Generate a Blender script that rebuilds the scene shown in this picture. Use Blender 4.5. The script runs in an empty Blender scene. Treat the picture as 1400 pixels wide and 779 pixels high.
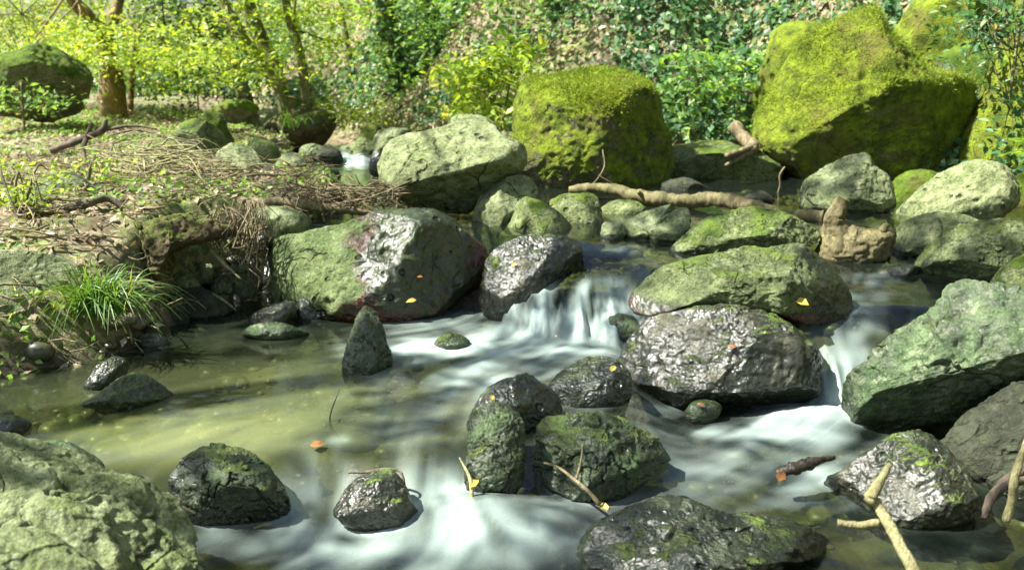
import bpy, bmesh, math, random
import numpy as np
from mathutils import Vector

S = bpy.context.scene
COL = S.collection
PI = math.pi

# ------------------------------------------------------------------ camera, sky, sun, exposure
CAM = np.array([0.0, 0.0, 1.2]); PITCH = math.radians(14.0); FPX = 1316.0
cd = bpy.data.cameras.new('camera'); cam = bpy.data.objects.new('camera', cd); COL.objects.link(cam)
cam.location = CAM; cam.rotation_euler = (PI/2 - PITCH, 0, 0)
cd.sensor_width = 36; cd.lens = FPX/1400*36; cd.clip_start = 0.05; cd.clip_end = 500
cd.dof.use_dof = True; cd.dof.focus_distance = 3.4; cd.dof.aperture_fstop = 3.6
S.camera = cam

SUN = np.array([-0.58, -0.10, 0.80]); SUN /= np.linalg.norm(SUN)      # towards the sun
EL = math.asin(SUN[2]); AZ = math.atan2(SUN[0], SUN[1])              # azimuth from +Y, clockwise
w = bpy.data.worlds.new('World'); S.world = w; w.use_nodes = True
nt = w.node_tree; bg = nt.nodes['Background']
sky = nt.nodes.new('ShaderNodeTexSky'); sky.sky_type = 'NISHITA'; sky.sun_disc = False
sky.sun_elevation = EL; sky.sun_rotation = AZ; sky.dust_density = 2.0
nt.links.new(sky.outputs[0], bg.inputs[0]); bg.inputs[1].default_value = 0.065
sl = bpy.data.lights.new('sun', 'SUN'); so = bpy.data.objects.new('sun', sl); COL.objects.link(so)
sl.energy = 5.0; sl.angle = math.radians(0.6); sl.color = (1.0, 0.96, 0.88)
so.rotation_euler = Vector(-SUN).to_track_quat('-Z', 'Y').to_euler(); so.location = (-6, 2, 9)
S.view_settings.view_transform = 'Standard'; S.view_settings.look = 'None'
S.view_settings.exposure = 1.65; S.view_settings.gamma = 1.0; S.view_settings.use_curve_mapping = False
S.render.engine = 'CYCLES'
S.cycles.use_denoising = True
S.cycles.max_bounces = 7; S.cycles.diffuse_bounces = 3; S.cycles.glossy_bounces = 3
S.cycles.transmission_bounces = 4; S.cycles.transparent_max_bounces = 8
S.cycles.sample_clamp_indirect = 6.0; S.cycles.caustics_reflective = False; S.cycles.caustics_refractive = False

# ------------------------------------------------------------------ pixel <-> world
_R = np.array([1.0, 0, 0]); _F = np.array([0, math.cos(PITCH), -math.sin(PITCH)]); _U = np.array([0, math.sin(PITCH), math.cos(PITCH)])
def ray(px, py): return _F + (px-700)/FPX*_R - (py-389.5)/FPX*_U
def at_z(px, py, z):
    r = ray(px, py); return CAM + r*((z-CAM[2])/r[2])
def at_y(px, py, Y):
    r = ray(px, py); return CAM + r*(Y/r[1])
def to_px(P):
    d = P - CAM; zf = d @ _F
    return 700 + FPX*(d @ _R)/zf, 389.5 - FPX*(d @ _U)/zf

# ------------------------------------------------------------------ noise
_rs = np.random.RandomState(7)
_perm = np.concatenate([_rs.permutation(256)]*3)
_grad = _rs.normal(size=(256, 3)); _grad /= np.linalg.norm(_grad, axis=1)[:, None]
def pnoise(P):
    P = np.asarray(P, float); I = np.floor(P).astype(int); f = P - I
    u = f*f*f*(f*(f*6-15)+10); out = np.zeros(len(P)); I &= 255
    for dx in (0, 1):
        wx = u[:, 0] if dx else 1-u[:, 0]
        for dy in (0, 1):
            wy = u[:, 1] if dy else 1-u[:, 1]
            for dz in (0, 1):
                wz = u[:, 2] if dz else 1-u[:, 2]
                h = _perm[_perm[_perm[(I[:, 0]+dx) & 255] + ((I[:, 1]+dy) & 255)] + ((I[:, 2]+dz) & 255)]
                g = _grad[h]
                out += wx*wy*wz*(g[:, 0]*(f[:, 0]-dx)+g[:, 1]*(f[:, 1]-dy)+g[:, 2]*(f[:, 2]-dz))
    return out*1.6
def fbm(P, o=4, gain=0.5):
    P = np.asarray(P, float); a = 1.0; s = np.zeros(len(P))
    for k in range(o):
        s += a*pnoise(P*(2.03**k) + 17.3*k); a *= gain
    return s
def sstep(a, b, x):
    t = np.clip((x-a)/(b-a), 0, 1); return t*t*(3-2*t)

# ------------------------------------------------------------------ mesh helpers
def mesh_np(name, V, F, mat=None, attrs=None, smooth=True):
    V = np.asarray(V, np.float32); me = bpy.data.meshes.new(name)
    Fs = F if isinstance(F, list) else [F]
    loops = np.concatenate([np.asarray(f, np.int32).ravel() for f in Fs])
    tot = np.concatenate([np.full(len(f), np.asarray(f).shape[1], np.int32) for f in Fs])
    st = np.concatenate([[0], np.cumsum(tot)[:-1]]).astype(np.int32)
    me.vertices.add(len(V)); me.vertices.foreach_set('co', V.ravel())
    me.loops.add(len(loops)); me.loops.foreach_set('vertex_index', loops)
    me.polygons.add(len(tot)); me.polygons.foreach_set('loop_start', st); me.polygons.foreach_set('loop_total', tot)
    me.polygons.foreach_set('use_smooth', np.full(len(tot), smooth))
    for k, a in (attrs or {}).items():
        at = me.attributes.new(k, 'FLOAT', 'POINT'); at.data.foreach_set('value', np.asarray(a, np.float32))
    me.update(calc_edges=True); me.validate()
    if mat: me.materials.append(mat)
    return me
def link(name, me, loc=(0, 0, 0), parent=None):
    o = bpy.data.objects.new(name, me); COL.objects.link(o); o.location = loc
    if parent: o.parent = parent
    return o
def tag(o, label=None, cat=None, group=None, kind=None):
    if label: o['label'] = label
    if cat: o['category'] = cat
    if group: o['group'] = group
    if kind: o['kind'] = kind
    return o
def empty(name, loc, label, cat, group=None):
    return tag(link(name, None, loc), label, cat, group)

def catmull(P, n):
    P = np.asarray(P, float)
    if len(P) < 3:
        t = np.linspace(0, 1, n)[:, None]; return P[0]*(1-t)+P[-1]*t
    Q = np.vstack([2*P[0]-P[1], P, 2*P[-1]-P[-2]]); k = len(P)-1
    ts = np.linspace(0, k-1e-6, n); i = ts.astype(int); t = (ts-i)[:, None]
    a, b, c, d = Q[i], Q[i+1], Q[i+2], Q[i+3]
    return .5*((2*b)+(c-a)*t+(2*a-5*b+4*c-d)*t*t+(3*b-a-3*c+d)*t**3)
def tube(P, R, seg=8, n=None, knob=0.0, seed=0, cat=True):
    """tapered tube along points P with radii R -> verts, quads (with end fans as tris)"""
    P = np.asarray(P, float); R = np.asarray(R, float)
    if n is None: n = max(4, 4*len(P))
    if cat and len(P) > 1:
        rr = np.interp(np.linspace(0, 1, n), np.linspace(0, 1, len(R)), R); C = catmull(P, n)
    else: C, rr = P, R; n = len(P)
    T = np.gradient(C, axis=0); T /= np.linalg.norm(T, axis=1)[:, None]+1e-9
    ref = np.array([0.31, 0.17, 0.93]); A = np.cross(T, ref); A /= np.linalg.norm(A, axis=1)[:, None]+1e-9
    B = np.cross(T, A); th = np.arange(seg)*2*PI/seg
    rad = rr[:, None]*np.ones((1, seg))
    V = C[:, None]+rad[..., None]*(A[:, None]*np.cos(th)[None, :, None]+B[:, None]*np.sin(th)[None, :, None])
    V = V.reshape(-1, 3)
    if knob:
        q = V/np.mean(rr)*0.35 + seed*3.7
        d = (fbm(q, 3)+.35*fbm(q*3.1+5, 3))*knob*np.repeat(rr, seg)
        V = V+(V-np.repeat(C, seg, 0))/(np.repeat(rr, seg)[:, None]+1e-9)*d[:, None]
    i = np.arange(n-1)[:, None]*seg; j = np.arange(seg)[None]; k = (j+1) % seg
    Q = np.stack([i+j, i+k, i+seg+k, i+seg+j], -1).reshape(-1, 4)
    V = np.vstack([V, C[0], C[-1]]); a = len(V)-2; b = a+1; jj = np.arange(seg); kk = (jj+1) % seg
    Tt = np.vstack([np.stack([kk, jj, np.full(seg, a)], -1), np.stack([(n-1)*seg+jj, (n-1)*seg+kk, np.full(seg, b)], -1)])
    return V, Q, Tt
class Bag:
    """collects tubes / leaves of ONE part"""
    def __init__(s): s.V = []; s.Q = []; s.T = []; s.a = []; s.n = 0
    def add(s, V, Q=None, T=None, a=None):
        if Q is not None and len(Q): s.Q.append(np.asarray(Q)+s.n)
        if T is not None and len(T): s.T.append(np.asarray(T)+s.n)
        s.V.append(V); s.a.append(np.zeros(len(V)) if a is None else a); s.n += len(V)
    def tube(s, P, R, **k): s.add(*tube(P, R, **k), a=None)
    def build(s, name, mat, loc=(0, 0, 0), parent=None, smooth=True):
        V = np.vstack(s.V)-np.asarray(loc, float)
        F = [np.vstack(x) for x in (s.Q, s.T) if x]
        me = mesh_np(name, V, F, mat, {'rnd': np.concatenate(s.a)}, smooth)
        return link(name, me, loc if parent is None else (0, 0, 0), parent)

def leaves(C, N, size, rng, aspect=0.55, fold=0.25, shape='kite', droop=0.0):
    """leaf faces at centres C with normals N"""
    n = len(C); N = N/(np.linalg.norm(N, axis=1)[:, None]+1e-9)
    d = rng.normal(size=(n, 3)); d -= N*np.sum(d*N, 1)[:, None]; d /= np.linalg.norm(d, axis=1)[:, None]+1e-9
    d[:, 2] -= droop; d /= np.linalg.norm(d, axis=1)[:, None]+1e-9
    s = np.cross(N, d); L = (size*(0.6+0.8*rng.rand(n)))[:, None]; W = L*aspect*.5
    b = C-d*L*.5; t = C+d*L*.5; m = C-d*L*.06
    r1 = rng.rand(n)
    if shape == 'kite':
        l = m+s*W+N*W*fold; r = m-s*W+N*W*fold
        V = np.stack([b, l, t, r], 1).reshape(-1, 3); o = np.arange(n)[:, None]*4
        T = np.concatenate([o+[0, 3, 2], o+[0, 2, 1]], 0); return V, T, np.repeat(r1, 4)
    l = C-d*L*.18+s*W+N*W*fold; r = C-d*L*.18-s*W+N*W*fold
    l2 = C+d*L*.2+s*W*.75+N*W*fold*.6; r2 = C+d*L*.2-s*W*.75+N*W*fold*.6; t = t-N*L*.12
    V = np.stack([b, l, l2, t, r2, r, C-N*L*.02], 1).reshape(-1, 3); o = np.arange(n)[:, None]*7
    T = np.concatenate([o+x for x in ([0, 6, 1], [1, 6, 2], [2, 6, 3], [3, 6, 4], [4, 6, 5], [5, 6, 0])], 0)
    return V, T, np.repeat(r1, 7)

# ------------------------------------------------------------------ materials
class NT:
    def __init__(s, name):
        s.m = bpy.data.materials.new(name); s.m.use_nodes = True; s.t = s.m.node_tree; s.t.nodes.clear()
        s.out = s.t.nodes.new('ShaderNodeOutputMaterial')
    def n(s, typ, ins=None, **kw):
        x = s.t.nodes.new('ShaderNode'+typ)
        for k, v in kw.items(): setattr(x, k, v)
        for k, v in (ins or {}).items():
            if hasattr(v, 'is_output'): s.t.links.new(v, x.inputs[k])
            else: x.inputs[k].default_value = v
        return x
    def math(s, op, a, b=0.0, clamp=False):
        return s.n('Math', {0: a, 1: b}, operation=op, use_clamp=clamp).outputs[0]
    def mix(s, f, a, b, bt='MIX'):
        x = s.n('Mix', {0: f}, data_type='RGBA', blend_type=bt)
        for k, v in ((6, a), (7, b)):
            if hasattr(v, 'is_output'): s.t.links.new(v, x.inputs[k])
            else: x.inputs[k].default_value = (*v, 1) if len(v) == 3 else v
        return x.outputs[2]
    def rng(s, v, a, b, lo=0.0, hi=1.0, smooth=True):
        x = s.n('MapRange', {0: v, 1: a, 2: b, 3: lo, 4: hi}); x.interpolation_type = 'SMOOTHSTEP' if smooth else 'LINEAR'; return x.outputs[0]
    def noise(s, vec, scale, det=5, rough=.55, dist=0.0):
        return s.n('TexNoise', {'Vector': vec, 'Scale': scale, 'Detail': det, 'Roughness': rough, 'Distortion': dist}).outputs[0]
    def surf(s, sh): s.t.links.new(sh, s.out.inputs[0]); return s.m

def rock_mat(name, dark, light, moss=0.0, moss_lo=0.3, lichen=0.2, red=0.0, wetall=0.0, pits=0.3, bump=0.5, wetrough=0.22,
             mossc=((.025, .055, .005), (.14, .22, .014)), grain_pit_shade=(.02, .03, .012), algae=0.35):
    k = NT(name)
    tc = k.n('TexCoord'); oi = k.n('ObjectInfo')
    off = k.n('Vector' 'Math', {0: tc.outputs['Object']}, operation='ADD')
    sc = k.math('MULTIPLY', oi.outputs['Random'], 37.0); k.t.links.new(sc, off.inputs[1])
    v = off.outputs[0]
    geo = k.n('NewGeometry'); nz = k.n('SeparateXYZ', {0: geo.outputs['Normal']}).outputs[2]
    n1 = k.noise(v, 3.2, 4); n2 = k.noise(v, 11, 8, .62); n3 = k.noise(v, 55, 6, .65); n4 = k.noise(v, 6.5, 6, .6, .6)
    c = k.mix(k.rng(n2, .32, .68), dark, light)
    c = k.mix(k.math('MULTIPLY', k.rng(n4, .48, .66), algae), c, (.085, .12, .03))          # green algae film
    c = k.mix(k.rng(n3, .32, .54, .75, 0.0), c, grain_pit_shade)
    c = k.mix(k.rng(k.noise(v, 120, 4, .7), .5, .72, 0.0, .5), c, tuple(min(.6, x*1.6) for x in light))
    ck = k.n('TexVoronoi', {'Vector': k.n('Mix', {0: .12, 4: v, 5: k.n('TexNoise', {'Vector': v, 'Scale': 5.0, 'Detail': 4.0}).outputs[1]}, data_type='VECTOR').outputs[1], 'Scale': 4.2}, feature='DISTANCE_TO_EDGE').outputs[0]
    crk = k.math('MULTIPLY', k.rng(ck, 0.0, .025, 1.0, 0.0), k.rng(n4, .5, .6)); c = k.mix(k.math('MULTIPLY', crk, .8), c, (.008, .009, .005))                                          # dark grain; crack shade put into the colour
    vor = k.n('TexVoronoi', {'Vector': v, 'Scale': 26.0, 'Randomness': 1.0}); vd = vor.outputs['Distance']
    nl = k.noise(v, 17, 6, .7); up = k.rng(nz, -.2, .7)
    lm = k.math('MULTIPLY', k.math('MULTIPLY', k.rng(nl, .56, .62), up), lichen)
    c = k.mix(lm, c, (.36, .39, .25))
    pitv = k.n('TexVoronoi', {'Vector': v, 'Scale': 13.0}); pd = pitv.outputs['Distance']
    pit = k.math('MULTIPLY', k.rng(pd, .12, .26, 1.0, 0.0), k.rng(k.noise(v, 4.0, 2), .5, .6))
    c = k.mix(k.math('MULTIPLY', pit, min(1, pits*1.2)), c, grain_pit_shade)  # pits darkened in the base colour to deepen their shade
    wa = k.n('Attribute', attribute_name='wet').outputs['Fac']
    wn = k.math('ADD', wa, k.math('MULTIPLY', k.math('SUBTRACT', n2, .5), .9))
    wet = k.rng(wn, .35, .65)
    if wetall:
        wet = k.math('MAXIMUM', wet, k.math('MULTIPLY', k.rng(n4, .62-wetall*.45, .70-wetall*.3), min(1, wetall*1.3)))
    c = k.mix(k.math('MULTIPLY', wet, .84), c, (.006, .009, .004))
    if red: c = k.mix(k.math('MULTIPLY', k.math('MULTIPLY', k.rng(n1, .47, .60), wet), red), c, (.060, .010, .006))
    rough = k.rng(wet, 0, 1, .85, wetrough+.12)
    rough = k.math('ADD', rough, k.math('MULTIPLY', k.math('SUBTRACT', n3, .5), .25), True)
    h = k.math('ADD', k.math('MULTIPLY', n2, .9), k.math('MULTIPLY', n3, .35))
    h = k.math('SUBTRACT', h, k.math('MULTIPLY', pit, pits*1.3)); h = k.math('SUBTRACT', h, k.math('MULTIPLY', crk, .5))
    h = k.math('ADD', h, k.math('MULTIPLY', k.noise(v, 130, 3, .6), .12))
    hw = k.math('ADD', k.math('MULTIPLY', k.noise(v, 8, 6, .55, .8), 1.1), k.math('MULTIPLY', k.math('MULTIPLY', k.noise(v, 48, 3, .55), .5), k.rng(n1, .42, .62)))
    hw = k.math('SUBTRACT', hw, k.math('MULTIPLY', pit, pits))
    h = k.n('Mix', {0: k.math('MULTIPLY', wet, .8), 2: h, 3: hw}).outputs[0]
    if moss:
        mn = k.math('ADD', k.math('ADD', nz, k.math('MULTIPLY', k.math('SUBTRACT', n4, .5), 2.4)), k.math('MULTIPLY', k.math('SUBTRACT', n2, .5), .9))
        mm = k.math('MULTIPLY', k.rng(mn, moss_lo, moss_lo+.38), moss)
        dry = k.math('SUBTRACT', 1.0, k.math('MULTIPLY', wa, .9)); mm = k.math('MULTIPLY', mm, dry)
        mv = k.noise(v, 9, 6, .7); mf = k.noise(v, 85, 4, .7)
        mc = k.mix(k.rng(mv, .3, .68), mossc[0], mossc[1])
        mc = k.mix(k.rng(mf, .3, .5, .6, 0), mc, mossc[0])
        mc = k.mix(k.math('MULTIPLY', k.rng(k.noise(v, 3.5, 6, .65), .50, .68), .65), mc, (.14, .12, .03))
        c = k.mix(mm, c, mc)
        rough = k.math('MAXIMUM', rough, k.math('MULTIPLY', mm, .9))
        h = k.math('ADD', h, k.math('MULTIPLY', mm, k.math('ADD', k.math('MULTIPLY', mf, .55), k.math('MULTIPLY', mv, .9))))
    b = k.n('Bump', {'Strength': min(1, bump*1.25), 'Distance': .032, 'Height': h})
    p = k.n('BsdfPrincipled', {'Base Color': c, 'Roughness': rough, 'Normal': b.outputs[0], 'Coat Weight': k.math('MULTIPLY', wet, .7), 'Coat Roughness': .11, 'Specular IOR Level': .3, 'Coat Normal': b.outputs[0]})
    return k.surf(p.outputs[0])

M = {}
M['dry'] = rock_mat('green_grey_rock', (.095, .12, .045), (.265, .305, .155), moss=.35, moss_lo=.85, lichen=.4, pits=.35, bump=.6, algae=.22)
M['tuff'] = rock_mat('pitted_tuff_rock', (.11, .135, .05), (.265, .30, .145), moss=.35, moss_lo=.9, lichen=.2, pits=.9, bump=.7)
M['tuffwet'] = rock_mat('wet_porous_rock', (.05, .085, .02), (.17, .22, .085), moss=.4, moss_lo=.95, lichen=.15, red=.95, wetall=.12, pits=.9, bump=.9, wetrough=.24)
M['moss'] = rock_mat('mossy_rock', (.10, .10, .05), (.26, .25, .15), moss=1.0, moss_lo=-.30, lichen=.1, pits=.4, bump=.8)
M['mossbig'] = rock_mat('moss_covered_rock', (.11, .11, .03), (.27, .26, .10), moss=1.0, moss_lo=-.70, lichen=.15, pits=.9, bump=.8,
                        mossc=((.045, .07, .006), (.245, .32, .016)), algae=.9)
M['mosscube'] = rock_mat('thin_moss_over_rock', (.085, .08, .035), (.25, .24, .13), moss=1.0, moss_lo=-.42, lichen=.3, pits=.5, bump=.9, mossc=((.045, .07, .006), (.245, .32, .016)), algae=.55)
M['half'] = rock_mat('part_mossy_rock', (.07, .095, .028), (.23, .27, .115), moss=.9, moss_lo=.55, lichen=.3, pits=.5, bump=.7)
M['wet'] = rock_mat('wet_dark_rock', (.025, .035, .014), (.11, .13, .07), moss=.6, moss_lo=.95, lichen=.1, wetall=.78, pits=.4, bump=1.0, wetrough=.2)
M['wetgreen'] = rock_mat('wet_green_rock', (.03, .055, .018), (.13, .19, .085), moss=.7, moss_lo=.75, lichen=.15, wetall=.6, pits=.4, bump=1.0, wetrough=.22)
M['sheen'] = rock_mat('wet_purple_grey_rock', (.04, .042, .022), (.16, .155, .10), moss=.85, moss_lo=.8, lichen=.2, wetall=.76, pits=.4, bump=.6, wetrough=.22)
M['redwet'] = rock_mat('red_algae_rock', (.05, .07, .025), (.19, .23, .10), moss=.7, moss_lo=.7, lichen=.2, red=.95, wetall=.08, pits=.4, bump=.8)
M['slab'] = rock_mat('glossy_green_slab', (.03, .06, .02), (.15, .21, .10), moss=.4, moss_lo=.85, lichen=.5, wetall=.5, pits=.3, bump=.8, wetrough=.28)
M['black'] = rock_mat('shade_darkened_rock', (.016, .018, .011), (.055, .06, .038), moss=.2, moss_lo=1.0, lichen=.05, wetall=.25, pits=.3, bump=.8)  # near-black base colour carries the shade of hollow and overhang

def pebble_mat():
    k = NT('streambed_pebble'); a = k.n('Attribute', attribute_name='rnd').outputs['Fac']; v = k.n('TexCoord').outputs['Object']
    c = k.mix(a, (.05, .055, .025), (.24, .21, .12)); c = k.mix(k.rng(k.noise(v, 40, 5), .35, .6, .6, 0), c, (.03, .03, .015))
    return k.surf(k.n('BsdfPrincipled', {'Base Color': c, 'Roughness': .4}).outputs[0])
M['pebble'] = pebble_mat()
M['turf'] = rock_mat('mossy_earth', (.045, .035, .016), (.16, .125, .06), moss=.9, moss_lo=.55, lichen=.25, pits=.4, bump=.8, mossc=((.05, .075, .01), (.17, .21, .03)), algae=.5)
def leaf_mat(name, c0, c1, c2=None, trans=.45, rough=.45):
    k = NT(name); a = k.n('Attribute', attribute_name='rnd').outputs['Fac']
    c = k.mix(a, c0, c1)
    if c2: c = k.mix(k.rng(a, .86, .97), c, c2)
    tr = k.mix(1.0, c, (1.5, 1.35, .55), 'MULTIPLY')
    p = k.n('BsdfPrincipled', {'Base Color': c, 'Roughness': rough})
    t = k.n('BsdfTranslucent', {'Color': tr})
    mx = k.n('MixShader', {0: trans}); k.t.links.new(p.outputs[0], mx.inputs[1]); k.t.links.new(t.outputs[0], mx.inputs[2])
    return k.surf(mx.outputs[0])
M['leaf_yellow'] = leaf_mat('yellow_green_leaf', (.20, .33, .03), (.36, .47, .07), (.50, .52, .14), .55)
M['leaf_mid'] = leaf_mat('mid_green_leaf', (.12, .27, .06), (.26, .43, .11), (.42, .52, .18), .55)
M['leaf_dark'] = leaf_mat('dark_evergreen_leaf', (.03, .09, .035), (.10, .20, .07), (.22, .34, .14), .35, .28)
M['ivy'] = leaf_mat('ivy_leaf', (.03, .095, .035), (.12, .26, .095), (.32, .45, .20), .4, .45)
M['litter'] = leaf_mat('dead_leaf', (.17, .12, .065), (.44, .36, .25), (.62, .55, .44), .15, .7)
M['grass'] = leaf_mat('grass_blade', (.05, .13, .018), (.15, .29, .04), (.34, .33, .14), .45, .4)
M['yellowleaf'] = leaf_mat('fallen_yellow_leaf', (.55, .42, .05), (.62, .48, .10), None, .3, .4)
M['brownleaf'] = leaf_mat('fallen_orange_leaf', (.26, .11, .035), (.36, .17, .05), None, .25, .4)
M['mossblade'] = leaf_mat('moss_frond', (.08, .14, .012), (.28, .375, .024), (.36, .36, .07), .35, .8)

def bark_mat(name, dark, light, scale=9, moss=.3, mossc=(.09, .13, .02), gloss=.8):
    k = NT(name); tc = k.n('TexCoord'); v = tc.outputs['Object']
    mp = k.n('Mapping', {0: v, 3: (1, 1, .35)}).outputs[0]
    n1 = k.noise(mp, scale, 6, .65); n2 = k.noise(v, scale*.35, 4); n3 = k.noise(mp, scale*6, 4)
    c = k.mix(k.rng(n1, .3, .7), dark, light); c = k.mix(k.rng(n3, .3, .55, .6, 0), c, tuple(x*.4 for x in dark))
    c = k.mix(k.math('MULTIPLY', k.rng(n2, .48, .62), moss), c, mossc)
    h = k.math('ADD', n1, k.math('MULTIPLY', n3, .4))
    b = k.n('Bump', {'Strength': .8, 'Distance': .012, 'Height': h})
    return k.surf(k.n('BsdfPrincipled', {'Base Color': c, 'Roughness': gloss, 'Normal': b.outputs[0]}).outputs[0])
M['bark'] = bark_mat('brown_bark', (.10, .06, .025), (.34, .22, .10), moss=.3)
M['bark_dark'] = bark_mat('ivy_dark_bark', (.03, .03, .015), (.12, .11, .06), moss=.6)
M['bark_green'] = bark_mat('mossy_bark', (.06, .055, .02), (.22, .20, .09), moss=.6)
M['drift'] = bark_mat('bleached_driftwood', (.065, .052, .018), (.205, .18, .075), scale=14, moss=.2)
M['twig'] = bark_mat('dry_twig', (.075, .055, .025), (.30, .245, .13), scale=30, moss=.15)
M['twig_dark'] = bark_mat('dark_branch', (.035, .028, .018), (.16, .12, .08), scale=25, moss=.2)
M['twig_pale'] = bark_mat('pale_branch', (.14, .125, .05), (.36, .34, .16), scale=25, moss=.25, mossc=(.20, .24, .06))
M['wetwood'] = bark_mat('wet_black_wood', (.012, .010, .008), (.06, .045, .03), scale=25, moss=.0, gloss=.3)

def ground_mat():
    k = NT('forest_ground'); tc = k.n('TexCoord'); v = tc.outputs['Object']
    geo = k.n('NewGeometry'); pos = k.n('SeparateXYZ', {0: geo.outputs['Position']})
    n1 = k.noise(v, 1.3, 5, .6); n2 = k.noise(v, 7, 8, .65); n3 = k.noise(v, 45, 6, .7)
    c = k.mix(k.rng(n2, .3, .7), (.055, .04, .02), (.20, .155, .085))
    c = k.mix(k.math('MULTIPLY', k.rng(n1, .42, .56), .8), c, (.12, .17, .025))                 # moss patches
    c = k.mix(k.rng(n3, .33, .55, .7, 0), c, (.025, .02, .012))
    vl = k.n('TexVoronoi', {'Vector': v, 'Scale': 38.0}); cr = k.n('SeparateXYZ', {0: vl.outputs['Color']}).outputs[0]
    c = k.mix(k.math('MULTIPLY', k.rng(cr, .62, .7), .55), c, (.36, .29, .18))                 # dead leaf flecks
    wet = k.rng(pos.outputs[2], .0, .09, 1, 0)
    c = k.mix(k.math('MULTIPLY', wet, .7), c, (.03, .028, .014))
    bed = k.rng(pos.outputs[2], -.06, -.01, 1, 0)
    st = k.n('TexVoronoi', {'Vector': v, 'Scale': 9.0}); sc = k.n('SeparateXYZ', {0: st.outputs['Color']}).outputs[1]
    bc = k.mix(sc, (.055, .05, .022), (.19, .16, .075)); bc = k.mix(k.rng(n2, .35, .6, .6, 0), bc, (.06, .07, .02))
    c = k.mix(bed, c, bc)
    h = k.math('ADD', k.math('MULTIPLY', n2, 1.0), k.math('MULTIPLY', n3, .5))
    b = k.n('Bump', {'Strength': .9, 'Distance': .03, 'Height': h})
    return k.surf(k.n('BsdfPrincipled', {'Base Color': c, 'Roughness': .85, 'Normal': b.outputs[0]}).outputs[0])
M['ground'] = ground_mat()

def water_mat(name='stream_water', murk=.55, murk_glow_c=(.075, .095, .03), rough=.10):
    k = NT(name)
    tc = k.n('TexCoord'); v = tc.outputs['Object']
    f = k.n('Attribute', attribute_name='foam').outputs['Fac']; mk = k.n('Attribute', attribute_name='murk').outputs['Fac']
    nb = k.noise(v, 5, 3, .5); nb2 = k.noise(v, 22, 3, .5)
    b = k.n('Bump', {'Strength': .22, 'Distance': .02, 'Height': k.math('ADD', nb, k.math('MULTIPLY', nb2, .25))})
    fr = k.n('Fresnel', {'IOR': 1.33, 'Normal': b.outputs[0]}).outputs[0]
    tr = k.n('BsdfTransparent', {'Color': (.62, .70, .48, 1)})
    mc = k.mix(mk, (.022, .034, .026), murk_glow_c)
    df = k.n('BsdfDiffuse', {'Color': mc})
    body = k.n('MixShader', {0: k.rng(mk, 0, 1, murk*.45, murk*1.12, False)}); k.t.links.new(tr.outputs[0], body.inputs[1]); k.t.links.new(df.outputs[0], body.inputs[2])
    gl = k.n('BsdfGlossy', {'Color': (1, 1, 1, 1), 'Roughness': rough, 'Normal': b.outputs[0]})
    m1 = k.n('MixShader', {0: k.math('MULTIPLY', fr, 1.15, True)}); k.t.links.new(body.outputs[0], m1.inputs[1]); k.t.links.new(gl.outputs[0], m1.inputs[2])
    fine = k.noise(v, 140, 2, .5)
    fo = k.math('MULTIPLY', f, k.rng(fine, .25, .6, .93, 1.03), True)
    fd = k.n('BsdfPrincipled', {'Base Color': (.58, .73, .67, 1), 'Roughness': .4, 'Subsurface Weight': 0.0})
    ft = k.n('BsdfTranslucent', {'Color': (.72, .85, .80, 1)})
    fm = k.n('MixShader', {0: .25}); k.t.links.new(fd.outputs[0], fm.inputs[1]); k.t.links.new(ft.outputs[0], fm.inputs[2])
    m2 = k.n('MixShader', {0: fo}); k.t.links.new(m1.outputs[0], m2.inputs[1]); k.t.links.new(fm.outputs[0], m2.inputs[2])
    return k.surf(m2.outputs[0])
M['water'] = water_mat(murk_glow_c=(.26, .29, .095), murk=.6)

# ------------------------------------------------------------------ ground sheet
def PZ(px, py, z): p = at_z(px, py, z); return p[0], p[1]
EDGE = np.array([(-6, 2.6), (-2.6, 3.1)] + [PZ(*q) for q in ((0, 522, 0), (60, 508, 0), (120, 498, 0), (190, 478, 0), (236, 450, 0))]
                + [(-1.47, 4.1), (-1.5, 4.62), (-1.12, 4.8), (-1.0, 4.95), (-.78, 5.3), (-.9, 5.8), (-1.15, 6.6), (-1.9, 8.2), (-2.0, 9.4), (-4, 13), (-6, 20)])
TOE = np.array([(2.3, -30), (2.15, 1.6), (2.35, 3.0), (2.75, 4.2), (3.1, 5.2), (3.15, 6.2), (2.3, 7.0), (1.5, 7.9), (.2, 8.7), (-1.1, 10.2), (-2.2, 12.2), (-4.5, 16), (-9, 19), (-20, 22)])
def sdist(X, Y, L, left=True):
    """signed distance to an open polyline, positive on its left side (or right)"""
    best = np.full(X.shape, 1e9); sg = np.ones(X.shape)
    for a, b in zip(L[:-1], L[1:]):
        d = b-a; l2 = d@d; t = np.clip(((X-a[0])*d[0]+(Y-a[1])*d[1])/l2, 0, 1)
        ex = X-a[0]-t*d[0]; ey = Y-a[1]-t*d[1]; q = ex*ex+ey*ey
        s = np.sign(d[0]*(Y-a[1])-d[1]*(X-a[0])); s[s == 0] = 1
        m = q < best-1e-12; best = np.where(m, q, best); sg = np.where(m, s, sg)
    r = np.sqrt(best)*sg; return r if left else -r
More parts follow.
